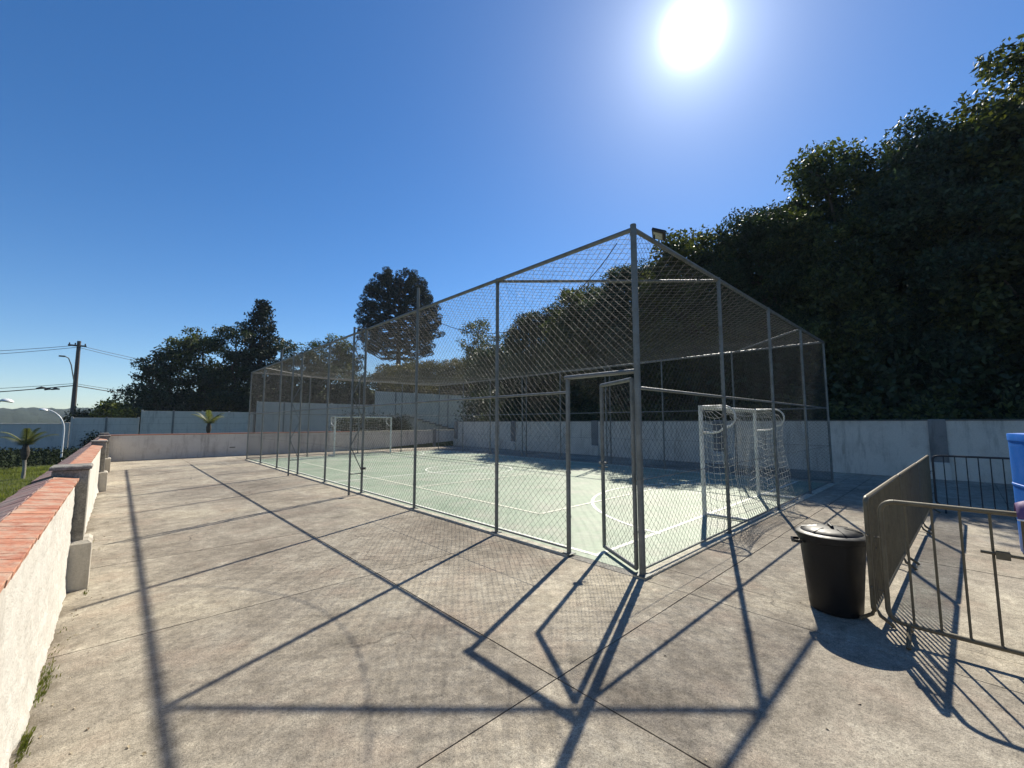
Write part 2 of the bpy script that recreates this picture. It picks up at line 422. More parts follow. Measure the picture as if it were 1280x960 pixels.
def copy_tree(o, parent=None):
    c = o.copy(); COL.objects.link(c); c.parent = parent
    for ch in list(o.children): copy_tree(ch, c)
    return c
def np_mesh(name, V, F, m, smooth=False):
    """V (n,3), F (k,c) numpy arrays"""
    me = bpy.data.meshes.new(name)
    me.vertices.add(len(V)); me.vertices.foreach_set('co', np.ascontiguousarray(V, dtype=np.float32).ravel())
    c = F.shape[1]
    me.loops.add(F.size); me.loops.foreach_set('vertex_index', np.ascontiguousarray(F, dtype=np.int32).ravel())
    me.polygons.add(len(F)); me.polygons.foreach_set('loop_start', np.arange(0, F.size, c, dtype=np.int32))
    if smooth: me.polygons.foreach_set('use_smooth', np.ones(len(F), dtype=bool))
    me.materials.append(M[m]); me.update(calc_edges=True); me.validate(); return me
def wires(lines, r):
    """three-sided thin wires along polylines: list of (k,3) arrays"""
    VS = []; FS = []; off = 0
    for P in lines:
        k = len(P)
        if k < 2: continue
        T = np.gradient(P, axis=0); T /= np.linalg.norm(T, axis=1)[:, None] + 1e-12
        ref = np.array([0.37, 0.51, 0.77])
        A = np.cross(T, ref); A /= np.linalg.norm(A, axis=1)[:, None] + 1e-12
        B = np.cross(T, A)
        ring = np.stack([P + r * (A * math.cos(a) + B * math.sin(a)) for a in (0, 2.0944, 4.18879)], axis=1)
        VS.append(ring.reshape(-1, 3))
        i = np.arange(k - 1)[:, None] * 3; j = np.arange(3)[None, :]; j2 = (j + 1) % 3
        FS.append((np.stack([i + j, i + j2, i + 3 + j2, i + 3 + j], axis=2).reshape(-1, 4)) + off)
        off += k * 3
    return np.concatenate(VS), np.concatenate(FS)
def leaves_mesh(name, C, size, m, aspect=0.5, upbias=0.0):
    """diamond leaves at centres C"""
    n = len(C)
    a = rng.normal(size=(n, 3)); a /= np.linalg.norm(a, axis=1)[:, None]
    b = rng.normal(size=(n, 3)); b[:, 2] *= (1 - upbias)
    b = np.cross(a, b); b /= np.linalg.norm(b, axis=1)[:, None] + 1e-9
    s = size * rng.uniform(0.6, 1.35, size=(n, 1))
    V = np.stack([C + a*s, C + b*s*aspect, C - a*s, C - b*s*aspect], axis=1).reshape(-1, 3)
    F = np.arange(4 * n).reshape(n, 4)
    return np_mesh(name, V, F, m)

# ------------------------------------------------------------------ ground and far land
def ground_h(x, y):
    if x > 18.68 and y < 26.2:
        return 0.7 + min(5.0, 0.14 * (x - 18.68))
    if y > 26.2:
        t = max(0.0, min(1.0, (x + 4) / 26.0)) ** 1.2
        base = -0.6 + 1.5 * t
        back = max(0.0, min(60, y - 48)) * (0.02 + 0.14 * t)
        return base + back
    return -0.6
xs = np.unique(np.concatenate([np.linspace(-2500, -60, 14), np.linspace(-60, 18.6, 60), [18.64, 18.72], np.linspace(19, 90, 50), np.linspace(90, 2500, 14)]))
ys = np.unique(np.concatenate([np.linspace(-2500, -40, 14), np.linspace(-40, 26, 40), [26.15, 26.25], np.linspace(26.5, 110, 70), np.linspace(110, 2500, 14)]))
V = []
for yy in ys:
    for xx in xs:
        far = max(abs(xx), abs(yy))
        h = ground_h(xx, yy)
        if far > 130: h = min(h, -0.6) - 0.0 if far > 200 else h * 0.5
        V.append((xx, yy, h + 0.06 * noise.noise(Vector((xx * 0.15, yy * 0.15, 0)))))
nx = len(xs)
F = [(j*nx+i, j*nx+i+1, (j+1)*nx+i+1, (j+1)*nx+i) for j in range(len(ys)-1) for i in range(nx-1)]
g_me = np_mesh('ground', np.array(V), np.array(F), 'earth', True)
ground = link(bpy.data.objects.new('ground', g_me)); tag(ground, 'grassy ground round the court and beyond the walls', 'ground', kind='structure')

V = []; F = []
NA, NR = 1400, 22
for j in range(NR):
    for i in range(NA):
        a = 2 * math.pi * i / NA
        r = 420 + j * 30
        w = math.sin(math.pi * j / (NR - 1)) ** 0.8
        h = 17 + 13 * noise.noise(Vector((math.cos(a) * 4.2, math.sin(a) * 4.2, 3.1))) + 8 * noise.noise(Vector((math.cos(a) * 17, math.sin(a) * 17, j * 0.5)))
        h += 2.6 * abs(noise.noise(Vector((math.cos(a) * 60, math.sin(a) * 60, j * 1.7)))) + 2.2 * noise.noise(Vector((math.cos(a) * 140, math.sin(a) * 140, j * 2.3)))
        V.append((r * math.cos(a), r * math.sin(a), -2 + w * max(4, h)))
for j in range(NR - 1):
    for i in range(NA):
        i2 = (i + 1) % NA
        F.append((j*NA+i, j*NA+i2, (j+1)*NA+i2, (j+1)*NA+i))
hills = link(bpy.data.objects.new('hills', np_mesh('hills', np.array(V), np.array(F), 'hill', True)))
tag(hills, 'low wooded hills on the horizon', 'hills', kind='structure')

# ------------------------------------------------------------------ walkway slabs
FX, FX2, FY, FY2 = 4.45, 15.0, 2.57, 22.85            # fence lines round the court
walk = MB().box((-0.55, -12, -0.72), (18.66, 26.22, -0.012)).build('walkway', 'joint')
tag(walk, 'cast concrete walkway of large square slabs round the court', 'walkway', kind='structure')
def slab(x0, x1, y0, y1):
    g = 0.0035
    z = random.uniform(-0.0015, 0.0015)
    nxs = max(2, int((x1 - x0) / 0.25)); nys = max(2, int((y1 - y0) / 0.25))
    # slightly ragged edges along the joints
    mb = MB()
    top = []
    per = []
    for i in range(nxs): per.append((x0 + (x1-x0) * i / nxs, y0))
    for i in range(nys): per.append((x1, y0 + (y1-y0) * i / nys))
    for i in range(nxs): per.append((x1 - (x1-x0) * i / nxs, y1))
    for i in range(nys): per.append((x0, y1 - (y1-y0) * i / nys))
    cx, cy = (x0+x1)/2, (y0+y1)/2
    n = len(per); vs = []
    for (px, py) in per:
        jx = g + random.uniform(0, 0.004); jy = g + random.uniform(0, 0.004)
        qx = px + (jx if px < x0 + 1e-6 else -jx if px > x1 - 1e-6 else 0)
        qy = py + (jy if py < y0 + 1e-6 else -jy if py > y1 - 1e-6 else 0)
        vs.append((qx, qy, z))
    lows = [(a, b, -0.07) for (a, b, _) in vs]
    mb.add(vs + lows, [tuple(range(n))] + [(i, i + n, (i+1) % n + n, (i+1) % n) for i in range(n)])
    return mb.build('slab', 'slab', walk)
yj = [-12, -9.0, -6.0, -3.1, -0.6, 2.0, 4.75, 7.25, 9.65, 12.1, 14.6, 17.1, 19.6, 22.0, 24.3, 26.2]
for a, b in zip(yj[:-1], yj[1:]):
    slab(-0.34, 2.30, a, b)
    slab(2.30, 4.375, a, b)
xj = [4.375, 4.89, 7.5, 10.1, 12.7, 15.3, 18.6]
for a, b in zip(xj[:-1], xj[1:]):
    for c, d in zip(yj[:5], yj[1:6]): slab(a, b, c, d)
    slab(a, b, 2.0, FY - 0.075)
for c, d in zip([FY - 0.075] + yj[6:14], yj[6:14] + [FY2 + 0.075]): 
    if d - c > 0.2: slab(FX2 + 0.075, 18.6, c, d)
for a, b in zip([4.375, 7.5, 10.1, 12.7, 15.3], [7.5, 10.1, 12.7, 15.3, 18.6]):
    slab(a, b, FY2 + 0.075, 24.3); slab(a, b, 24.3, 26.2)

# ------------------------------------------------------------------ court floor, kerbs and painted lines
court = MB().box((FX + 0.07, FY + 0.07, -0.05), (FX2 - 0.07, FY2 - 0.07, 0.006)).build('court_floor', 'court')
tag(court, 'pale green painted sports court floor inside the fence', 'court floor', kind='structure')
def kerb(a, b):
    k = MB().cbox((a[0], a[1], -0.05), (b[0], b[1], 0.022), 0.006).build('kerb', 'kerb')
    return tag(k, None, None, None, 'structure')
k1 = kerb((FX - 0.07, 3.62), (FX + 0.07, FY2 + 0.07)); tag(k1, 'long pale concrete kerb under the fence beside the walkway', 'kerb')
k2 = kerb((FX - 0.07, FY - 0.07), (FX2 + 0.07, FY + 0.07)); tag(k2, 'pale concrete kerb under the short fence beside the black bin', 'kerb')
k3 = kerb((FX2 - 0.07, FY + 0.075), (FX2 + 0.07, FY2 - 0.075)); tag(k3, 'shaded concrete kerb under the fence by the back wall', 'kerb')
k4 = kerb((FX + 0.075, FY2 - 0.07), (FX2 + 0.07, FY2 + 0.07)); tag(k4, 'concrete kerb under the far short fence behind the distant goal', 'kerb')
th = MB().box((FX - 0.07, FY + 0.075, -0.05), (FX + 0.065, 3.615, 0.003)).build('gate_threshold', 'threshold')
tag(th, 'flush concrete threshold under the open gate', 'threshold', kind='structure')

LZ = 0.010
def line_rect(x0, y0, x1, y1, m='line_white', z=LZ):
    return MB().add([(x0,y0,z),(x1,y0,z),(x1,y1,z),(x0,y1,z)], [(0,1,2,3)]).build('painted_line', m, court)
def arc(cx, cy, r, a0, a1, w=0.06, m='line_white', z=LZ + 0.001):
    n = max(8, int(abs(a1 - a0) / R(4)))
    vs = []; fs = []
    for i in range(n + 1):
        a = a0 + (a1 - a0) * i / n
        vs += [(cx + (r-w/2)*math.cos(a), cy + (r-w/2)*math.sin(a), z), (cx + (r+w/2)*math.cos(a), cy + (r+w/2)*math.sin(a), z)]
        if i: fs.append((2*i-2, 2*i-1, 2*i+1, 2*i))
    return MB().add(vs, fs).build('painted_line', m, court)
YC = (FY + FY2) / 2; XC = (FX + FX2) / 2
GY = 3.38
w = 0.036
line_rect(4.70-w, GY-w, 4.70+w, 2*YC-GY+w); line_rect(14.74-w, GY-w, 14.74+w, 2*YC-GY+w)
line_rect(4.73+.001, GY-w, 14.71-.001, GY+w); line_rect(4.731, 2*YC-GY-w, 14.709, 2*YC-GY+w)
line_rect(4.731, YC-w, 14.709, YC+w)
arc(XC, YC, 1.6, 0, 2*math.pi)
# inner ball court
z2 = LZ + 0.0025
for X in (5.97, 2*XC-5.97): line_rect(X-w, 5.58, X+w, 2*YC-5.58, 'line_yellow', z2)
for Yl in (5.58, 10.1, 2*YC-10.1, 2*YC-5.58): line_rect(5.97+w+.001, Yl-w, 2*XC-5.97-w-.001, Yl+w, 'line_yellow', z2)
# goal areas
for s in (1, -1):
    gy = GY if s == 1 else 2*YC - GY
    if s == 1: a0, a1 = R(8), R(172)
    else: a0, a1 = R(188), R(352)
    arc(XC - 0.75 * 0, gy - s*0.55, 3.45, a0, a1, 0.07)

# ------------------------------------------------------------------ the fence round the court
HT = 4.11; MID = 2.16; WIREZ = 1.08
fence = empty('court_fence', (FX, FY, 0))
tag(fence, 'tall galvanised pipe and chain-link cage enclosing the green court', 'fence')
FO = Vector((FX, FY, 0))
def fp(mb, name, m, smooth=True, parent=None):
    o = mb.build(name, m, None, smooth)
    o.parent = parent or fence
    o.matrix_parent_inverse = Matrix.Translation(-FO)
    return o
def wob(u, z, seed):
    return noise.noise(Vector((u * 0.8, z * 0.9, seed)))
def chain(name, p0, p1, z0, z1, seed, parent=None, inverse=True, pitch=0.104, r=0.0018, amp=0.05):
    p0 = np.array(p0, float); p1 = np.array(p1, float)
    L = np.linalg.norm(p1 - p0); u = (p1 - p0) / L; nrm = np.array([-u[1], u[0]])
    H = z1 - z0
    lines = []
    for fam in (1, -1):
        c = -H if fam == 1 else 0.0
        end = L if fam == 1 else L + H
        k = math.ceil(c / pitch) * pitch
        while k < end:
            # fam 1: s - z = k ; fam -1: s + z = k
            if fam == 1: zs0, zs1 = max(0, -k), min(H, L - k)
            else: zs0, zs1 = max(0, k - L), min(H, k)
            if zs1 - zs0 > 0.03:
                nseg = max(2, int((zs1 - zs0) / 0.3) + 1)
                P = []
                for t in np.linspace(zs0, zs1, nseg):
                    s_ = k + t if fam == 1 else k - t
                    ed = min(1.0, min(s_, L - s_) * 3, min(t, H - t) * 3)
                    d = amp * ed * wob(s_, t, seed) + fam * 0.0015
                    ds = 0.02 * ed * wob(s_ + 9.1, t + 4.4, seed); dz = 0.02 * ed * wob(s_ - 5.1, t + 14.4, seed)
                    q = p0 + u * (s_ + ds) + nrm * d
                    P.append((q[0], q[1], z0 + t + dz))
                lines.append(np.array(P))
            k += pitch
    Vv, Ff = wires(lines, r)
    o = link(bpy.data.objects.new(name, np_mesh(name, Vv, Ff, 'wire', True)), parent or fence)
    if inverse: o.matrix_parent_inverse = Matrix.Translation(-FO)
    tag(o, kind='stuff')
    return o
YP = [FY, 5.10, 7.63, 10.16, 12.69, 15.22, 17.75, 20.28, FY2]
XP = [FX, 7.10, 9.73, 12.36, FX2]
def post(x, y, h, r=0.029):
    tx, ty = random.uniform(-.012, .012), random.uniform(-.012, .012)
    mb = MB().tube([(x, y, 0.0), (x + tx * .4, y + ty * .4, h * 0.45), (x + tx, y + ty, h)], r, 10)
    mb.box((x - 2.2*r, y - 2.2*r, 0.024), (x + 2.2*r, y + 2.2*r, 0.032))
    for z in (MID, WIREZ, HT - 0.06, 0.5, 3.1):
        if z < h: mb.tube([(x + tx * z / h, y + ty * z / h, z - 0.013), (x + tx * z / h, y + ty * z / h, z + 0.013)], r * 1.18, 10)
    return fp(mb, 'post', 'galv')
def rail(a, b, r=0.025, name='rail'):
    return fp(MB().tube([a, b], r, 8), name, 'galv')
post(FX, FY, 4.17, 0.037)
for y in YP[1:]:
    post(FX, y, 4.58 if abs(y - 7.63) < .01 or abs(y - 17.75) < .01 else HT + 0.03)
for y in YP[1:]: post(FX2, y, HT + 0.03)
post(FX2, FY, HT + 0.03)
for x in XP[1:-1]: post(x, FY, HT + 0.03); post(x, FY2, HT + 0.03)
GATE_Y = 3.64
post(FX, GATE_Y, 2.38, 0.03)
sd = 0
def bay(p0, p1, z0=0.075):
    global sd; sd += 1
    a3 = lambda p, z: (p[0], p[1], z)
    rail(a3(p0, HT), a3(p1, HT), 0.03, 'top_rail')
    rail(a3(p0, MID), a3(p1, MID), 0.019, 'middle_rail')
    rail(a3(p0, 0.085), a3(p1, 0.085), 0.014, 'bottom_rail')
    fp(MB().tube([a3(p0, WIREZ), a3(p1, WIREZ)], 0.0035, 5), 'tension_wire', 'wire')
    chain('mesh_panel', p0, p1, z0, HT - 0.01, sd * 7.7)
for a, b in zip(YP[1:-1], YP[2:]): bay((FX, a), (FX, b))
for a, b in zip(YP[:-1], YP[1:]): bay((FX2, a), (FX2, b))
for a, b in zip(XP[:-1], XP[1:]): bay((a, FY), (b, FY)); bay((a, FY2), (b, FY2))
# bay with the gate in it
rail((FX, FY, HT), (FX, 5.10, HT), 0.03, 'top_rail')
rail((FX, GATE_Y, MID), (FX, 5.10, MID), 0.019, 'middle_rail')
rail((FX, GATE_Y, 0.085), (FX, 5.10, 0.085), 0.014, 'bottom_rail')
rail((FX, FY, 2.36), (FX, GATE_Y + 0.03, 2.36), 0.03, 'gate_lintel')
fp(MB().tube([(FX, GATE_Y, WIREZ), (FX, 5.10, WIREZ)], 0.0035, 5), 'tension_wire', 'wire')
chain('mesh_panel', (FX, GATE_Y), (FX, 5.10), 0.075, 2.37, 91.0)
chain('mesh_panel', (FX, FY), (FX, 5.10), 2.37, HT - 0.01, 92.0)
# diagonal roof braces at the four corners
for a, b in (((FX, 5.10), (7.10, FY)), ((12.36, FY), (FX2, 5.10)), ((FX, 20.28), (7.10, FY2)), ((12.36, FY2), (FX2, 20.28))):
    fp(MB().tube([(*a, HT - 0.02), (*b, HT - 0.02)], 0.024, 8), 'corner_brace', 'galv')
# lattice supports standing just outside the long side, and inside the far side
def lattice(y, x_in, x_out):
    s = empty('lattice_support', (0, 0, 0)); s.parent = fence; s.matrix_parent_inverse = Matrix.Translation(-FO)
    for x, h in ((x_out, 4.12),):
        MB().tube([(x, y, 0), (x, y, h)], 0.027, 8).build('leg', 'galv', s, True)
    mb = MB(); zz = 0.55; side = 0
    while zz < 3.7:
        xa, xb = (x_in, x_out) if side == 0 else (x_out, x_in)
        mb.tube([(xa, y, zz), (xb, y, zz + 0.62)], 0.013, 5)
        side = 1 - side; zz += 0.62
    mb.build('lacing', 'galv', s, True)
    for z in (0.5, 2.1, 4.1): MB().tube([(x_in, y, z), (x_out, y, z)], 0.013, 6).build('tie_bar', 'galv', s, True)
lattice(10.16, FX, FX - 0.31); lattice(15.22, FX, FX - 0.28)
lattice(10.16, FX2, FX2 + 0.3); lattice(15.22, FX2, FX2 + 0.3)
# small round fitting clamped low on one lattice post
fp(MB().lathe([(0.0, -0.03), (0.05, -0.025), (0.055, 0), (0.05, 0.025), (0.0, 0.03)], 14, (FX + 0.02, 10.11, 0.62)), 'clamp', 'darksteel')
# the gate leaf, hinged on the corner post and standing open inwards
ga = math.atan2(0.47, 0.78)
gate = empty('gate', (FX + 0.035, FY + 0.085, 0), -ga); gate.parent = fence; gate.matrix_parent_inverse = Matrix.Translation(-FO)
GW, GB, GT = 0.90, 0.06, 2.27
MB().tube([(0, 0.02, GB), (0, 0.02, GT), ], 0.026, 10).build('stile', 'galv', gate, True)
MB().tube([(0, GW, GB), (0, GW, GT)], 0.026, 10).build('stile', 'galv', gate, True)
MB().tube([(0, 0.02, GT), (0, GW, GT)], 0.026, 10).build('gate_rail', 'galv', gate, True)
MB().tube([(0, 0.02, GB), (0, GW, GB)], 0.026, 10).build('gate_rail', 'galv', gate, True)
chain('gate_mesh', (0, 0.03), (0, GW - 0.01), GB + 0.01, GT - 0.01, 55.0, gate, False)
for z in (0.32, 1.1, 2.0): MB().tube([(-0.02, -0.015, z - 0.05), (-0.02, -0.015, z + 0.05)], 0.016, 8).tube([(-0.055, -0.06, z), (0.0, 0.02, z)], 0.011, 6).build('hinge', 'galv', gate, True)
MB().box((-0.045, GW - 0.04, 1.17), (0.045, GW + 0.03, 1.20)).tube([(-0.07, GW - 0.01, 1.13), (0.07, GW - 0.01, 1.13)], 0.010, 6).build('latch', 'galv', gate)

# netting over the top
def roof_net():
    lines = []; st = 0.21
    x0, x1, y0, y1 = FX, FX2, FY, FY2
    def zz(x, y):
        u = min(1, max(0, (x - x0) / (x1 - x0))); v = min(1, max(0, (y - y0) / (y1 - y0)))
        return HT - 0.03 - 0.30 * (4*u*(1-u)) ** 0.7 * (4*v*(1-v)) ** 0.5 + 0.03 * noise.noise(Vector((x * 0.9, y * 0.9, 0.3)))
    for fam in (1, -1):
        # fam 1: x + y = c ; fam -1: x - y = c
        c = x0 + y0 if fam == 1 else x0 - y1
        ce = x1 + y1 if fam == 1 else x1 - y0
        c += st / 2
        while c < ce:
            if fam == 1: xa, xb = max(x0, c - y1), min(x1, c - y0)
            else: xa, xb = max(x0, c + y0), min(x1, c + y1)
            if xb - xa > 0.05:
                n = max(2, int((xb - xa) / 0.5) + 1)
                P = []
                for x in np.linspace(xa, xb, n):
                    y = c - x if fam == 1 else x - c
                    e = max(0, min(1, (x-x0), (x1-x), (y-y0), (y1-y))) * 0.06
                    P.append((x + e * noise.noise(Vector((x*.7, y*.7, 7))), y + e * noise.noise(Vector((x*.7, y*.7, 17))), zz(x, y)))
                lines.append(np.array(P))
            c += st
    Vv, Ff = wires(lines, 0.0024)
    o = link(bpy.data.objects.new('roof_net', np_mesh('roof_net', Vv, Ff, 'roofcord', True)))
    tag(o, 'sagging diamond netting stretched over the top of the court cage', 'netting', kind='stuff')
roof_net()
# loose cable hanging along the inside of the long side
pts = []
for i in range(25):
    t = i / 24
    y = 2.85 + (7.58 - 2.85) * t
    z = 4.05 + 0.02 * t - 0.72 * (1 - (2*t - 1) ** 2) ** 0.9
    x = 4.53 + 0.36 * math.sin(math.pi * t)
    pts.append((x, y, z))
tag(MB().tube(pts, 0.006, 6).build('cable', 'rubber', None, True), 'loose black cable drooping below the top rail near the gate', 'cable')
# floodlight on the short side's top rail
fl = empty('floodlight', (5.12, FY + 0.02, HT + 0.02)); tag(fl, 'small square floodlight on the top rail beside the corner post', 'floodlight')
b = MB().tube([(-0.10, 0, 0), (-0.10, 0, 0.10)], 0.010, 6).tube([(0.10, 0, 0), (0.10, 0, 0.10)], 0.010, 6).tube([(-0.11, 0, 0.012), (0.11, 0, 0.012)], 0.012, 6).build('bracket', 'darksteel', fl)
hd = MB().cbox((-0.15, -0.13, -0.03), (0.15, 0.13, 0.03), 0.015).build('housing', 'darksteel', fl)
hd.scale = (0.68, 0.68, 0.68); hd.location = (0.02, 0, 0.14); hd.rotation_euler = (R(205), R(10), R(25))
ln = MB().box((-0.11, -0.09, 0.031), (0.11, 0.09, 0.036)).build('lens', 'lampglass', hd)

# ------------------------------------------------------------------ goals
def make_goal(name, label, x, y, back):
    """local: posts at +-1.56 on x, mouth at y=0, net hangs towards -y"""
    t = empty(name, (x, y, 0.006), 0.0 if back < 0 else math.pi)
    tag(t, label, 'goal', 'futsal goals on the court')
    W, H, r = 1.56, 2.07, 0.04
    for s in (-1, 1):
        MB().tube([(s*W, 0, 0), (s*W, 0, H)], r, 12).build('post', 'goal', t, True)
        lp = [(s*W, 0.0, H - 0.02), (s*W, -0.42, H - 0.02)]
        for i in range(1, 10):
            a = R(90) + R(145) * i / 9
            lp.append((s*W, -0.42 + 0.2 * math.cos(a), H - 0.22 + 0.2 * math.sin(a)))
        lp += [(s*W, -0.40, H - 0.44), (s*W, -0.33, H - 0.50), (s*W, -0.22, H - 0.52), (s*W, 0.0, H - 0.52)]
        MB().tube(lp, 0.018, 8).build('top_loop', 'goal', t, True)
        MB().tube([(s*W, 0, 0.035), (s*W, -0.80, 0.035)], 0.028, 8).build('base_bar', 'goal', t, True)
    MB().tube([(-W, 0, H - 0.04), (W, 0, H - 0.04)], r - 0.002, 12).build('crossbar', 'goal', t, True)
    MB().tube([(-W, -0.78, 0.035), (W, -0.78, 0.035)], 0.024, 8).build('rear_bar', 'goal', t, True)
    lines = []
    cell = 0.115
    # back net: profile from the top loops back and down to the rear bar, slack in the middle
    prof = [(-0.04, H - 0.03), (-0.3, H - 0.05), (-0.52, H - 0.16), (-0.58, H - 0.32), (-0.55, 1.3), (-0.58, 0.8), (-0.66, 0.35), (-0.76, 0.06)]
    cum = [0]
    for a, b_ in zip(prof[:-1], prof[1:]): cum.append(cum[-1] + math.hypot(a[0]-b_[0], a[1]-b_[1]))
    tot = cum[-1]
    sx = random.uniform(0, 50)
    def bp(u, s):
        yy = np.interp(s, cum, [p[0] for p in prof]); zz = np.interp(s, cum, [p[1] for p in prof])
        m_ = max(0, 1 - (u / W) ** 2); dn = min(1, s / 0.8, (tot - s) / 0.5)
        k = noise.noise(Vector((u * 1.1, s * 1.1, sx))); k2 = noise.noise(Vector((u * 2.0 + 7, s * 1.6, sx)))
        return (u + 0.06 * k2 * dn, yy + (0.10 * k + 0.16 * m_ * 0.6) * dn, max(0.03, zz - 0.14 * m_ * max(0, min(1, s / 0.7)) * dn * 0.9 + 0.05 * k2 * dn))
    nu = int(2 * W / cell); ns = int(tot / cell)
    for i in range(nu + 1):
        u = -W + 2 * W * i / nu
        lines.append(np.array([bp(u, tot * j / (ns)) for j in range(ns + 1)]))
    for j in range(1, ns + 1):
        lines.append(np.array([bp(-W + 2 * W * i / nu, tot * j / ns) for i in range(nu + 1)]))
    # side nets
    for s in (-1, 1):
        nz = int(H / cell); nw = 6
        def sp(a, q):
            z = 0.05 + (H - 0.10) * q
            depth = np.interp(z, [0.06, 0.35, 0.8, 1.3, H - 0.32, H - 0.16, H - 0.05], [0.76, 0.66, 0.58, 0.52, 0.58, 0.5, 0.3])
            k = noise.noise(Vector((a * 2 + s * 9, z * 1.3, sx + 3)))
            e = math.sin(math.pi * a)
            return (s * W + 0.09 * k * e - s * 0.03 * e, -depth * a, max(0.03, z - 0.12 * e * (1 - q * 0.5) + 0.05 * k * e))
        for i in range(nw + 1): lines.append(np.array([sp(i / nw, j / nz) for j in range(nz + 1)]))
        for j in range(nz + 1): lines.append(np.array([sp(i / nw, j / nz) for i in range(nw + 1)]))
    Vv, Ff = wires(lines, 0.0040)
    o = link(bpy.data.objects.new('net', np_mesh('net', Vv, Ff, 'netcord', True)), t); tag(o, kind='stuff')
    return t
make_goal('goal', 'near white pipe goal with sagging net, close to the black bin', 9.71, GY, -1)
make_goal('goal', 'distant white goal with net before the low far wall', 9.71, 2*YC - GY, 1)

# ------------------------------------------------------------------ low wall on the left with brick coping and piers
lw = empty('terrace_wall', (-0.42, 0, 0)); tag(lw, 'low white rendered wall with red brick coping along the walkway', 'wall')
LWI = Matrix.Translation((0.42, 0, 0))
def lwp(o): o.parent = lw; o.matrix_parent_inverse = LWI; return o
XF, XB, WT = -0.30, -0.56, 1.12
segs = [(-3.0, 6.43), (6.80, 14.95), (15.32, 20.62), (20.99, 26.2)]
def wall_seg(y0, y1):
    fine = y0 < 0; n = int((y1 - y0) / (0.025 if fine else 0.06)); m_ = 42 if fine else 19
    V = []; F = []
    for j in range(m_ + 1):
        z = -0.02 + (WT + 0.02) * j / m_
        for i in range(n + 1):
            y = y0 + (y1 - y0) * i / n
            d = 0.007 * noise.noise(Vector((y * 5, z * 5, 2))) + 0.006 * noise.noise(Vector((y * 17, z * 13, 5))) + 0.012 * noise.noise(Vector((y * 0.8, z * 0.8, 9)))
            if fine: d += 0.007 * noise.noise(Vector((y * 31, z * 24, 12))) + 0.004 * noise.noise(Vector((y * 60, z * 60, 15)))
            if abs((z % 0.21) - 0.105) > 0.098: d -= 0.005 * (0.5 + 0.5 * noise.noise(Vector((y * 2.2, z * 9, 3))))
            low = max(0, 0.16 - z) / 0.16
            d += 0.03 * low * (0.4 + noise.noise(Vector((y * 3.0, z, 31))))
            V.append((XF + d, y, z))
    for j in range(m_):
        for i in range(n):
            a = j*(n+1)+i; F.append((a, a+1, a+n+2, a+n+1))
    mb = MB(); mb.v = V; mb.f = F
    o = len(V)
    mb.add([(XB, y0, -0.68), (XB, y1, -0.68), (XB, y1, WT), (XB, y0, WT)], [(3, 2, 1, 0)])
    # close ends and top
    mb.add([(XF-0.02, y0, -0.02), (XB, y0, -0.68), (XB, y0, WT), (XF, y0, WT)], [(0, 3, 2, 1)])
    mb.add([(XF-0.02, y1, -0.02), (XB, y1, -0.68), (XB, y1, WT), (XF, y1, WT)], [(0, 1, 2, 3)])
    mb.add([(XF, y0, WT), (XF, y1, WT), (XB, y1, WT), (XB, y0, WT)], [(0, 1, 2, 3)])
    return lwp(mb.build('wall_body', 'white_wall', None, True))
for s in segs: wall_seg(*s)
# coping: two rows of bricks, inner row near level, outer row falling away
def brick_mesh(w_, l_, h_):
    c = 0.0025
    return MB().cbox((-w_/2, -l_/2, 0), (w_/2, l_/2, h_), c).mesh('brick', None)
bm_in = brick_mesh(0.19, 0.108, 0.030); bm_in.materials.append(M['brick'])
bm_out = brick_mesh(0.185, 0.108, 0.030); bm_out.materials.append(M['brick_old'])
far_in = MB(); far_out = MB()
def cop_tf(x, y, z, tilt): return Matrix.Translation((x, y, z)) @ Matrix.Rotation(tilt, 4, 'Y')
nb = 0
for (y0, y1) in segs:
    sec = [(-0.288, WT), (-0.288, WT + 0.030), (-0.455, WT + 0.062), (-0.60, WT + 0.008), (-0.60, WT - 0.03), (-0.45, WT)]
    ns_ = len(sec)
    ca = MB().add([(x, y0 + 0.002, z) for x, z in sec] + [(x, y1 - 0.002, z) for x, z in sec], [(i, (i+1) % ns_, (i+1) % ns_ + ns_, i + ns_) for i in range(ns_)] + [tuple(range(ns_ - 1, -1, -1)), tuple(range(ns_, 2 * ns_))])
    lwp(ca.build('mortar_bed', 'mortar'))
    n = int((y1 - y0) / 0.112)
    for i in range(n):
        y = y0 + (i + 0.5) * (y1 - y0) / n
        for row in (0, 1):
            if row == 0: T = cop_tf(-0.370 + random.uniform(-.002, .002), y, WT + 0.022 + random.uniform(-.0015, .0015), R(9) + random.uniform(-.008, .008))
            else: T = cop_tf(-0.545 + random.uniform(-.006, .006), y, WT + 0.003 + random.uniform(-.0015, .0015), R(-20) + random.uniform(-.008, .008))
            T = T @ Matrix.Rotation(random.uniform(-.012, .012), 4, 'Z')
            if 0.6 < y < 16.5 and nb < 280:
                o = bpy.data.objects.new('brick', bm_in if row == 0 else bm_out); COL.objects.link(o)
                o.parent = lw; o.matrix_parent_inverse = LWI; o.matrix_basis = T; nb += 1
            else:
                mb = far_in if row == 0 else far_out
                me = bm_in if row == 0 else bm_out
                mb.add([tuple(T @ v.co) for v in me.vertices], [tuple(p.vertices) for p in me.polygons])
for mb, m_ in ((far_in, 'brick'), (far_out, 'brick_old')):
    tag(lwp(mb.build('coping_bricks', m_)), kind='stuff')
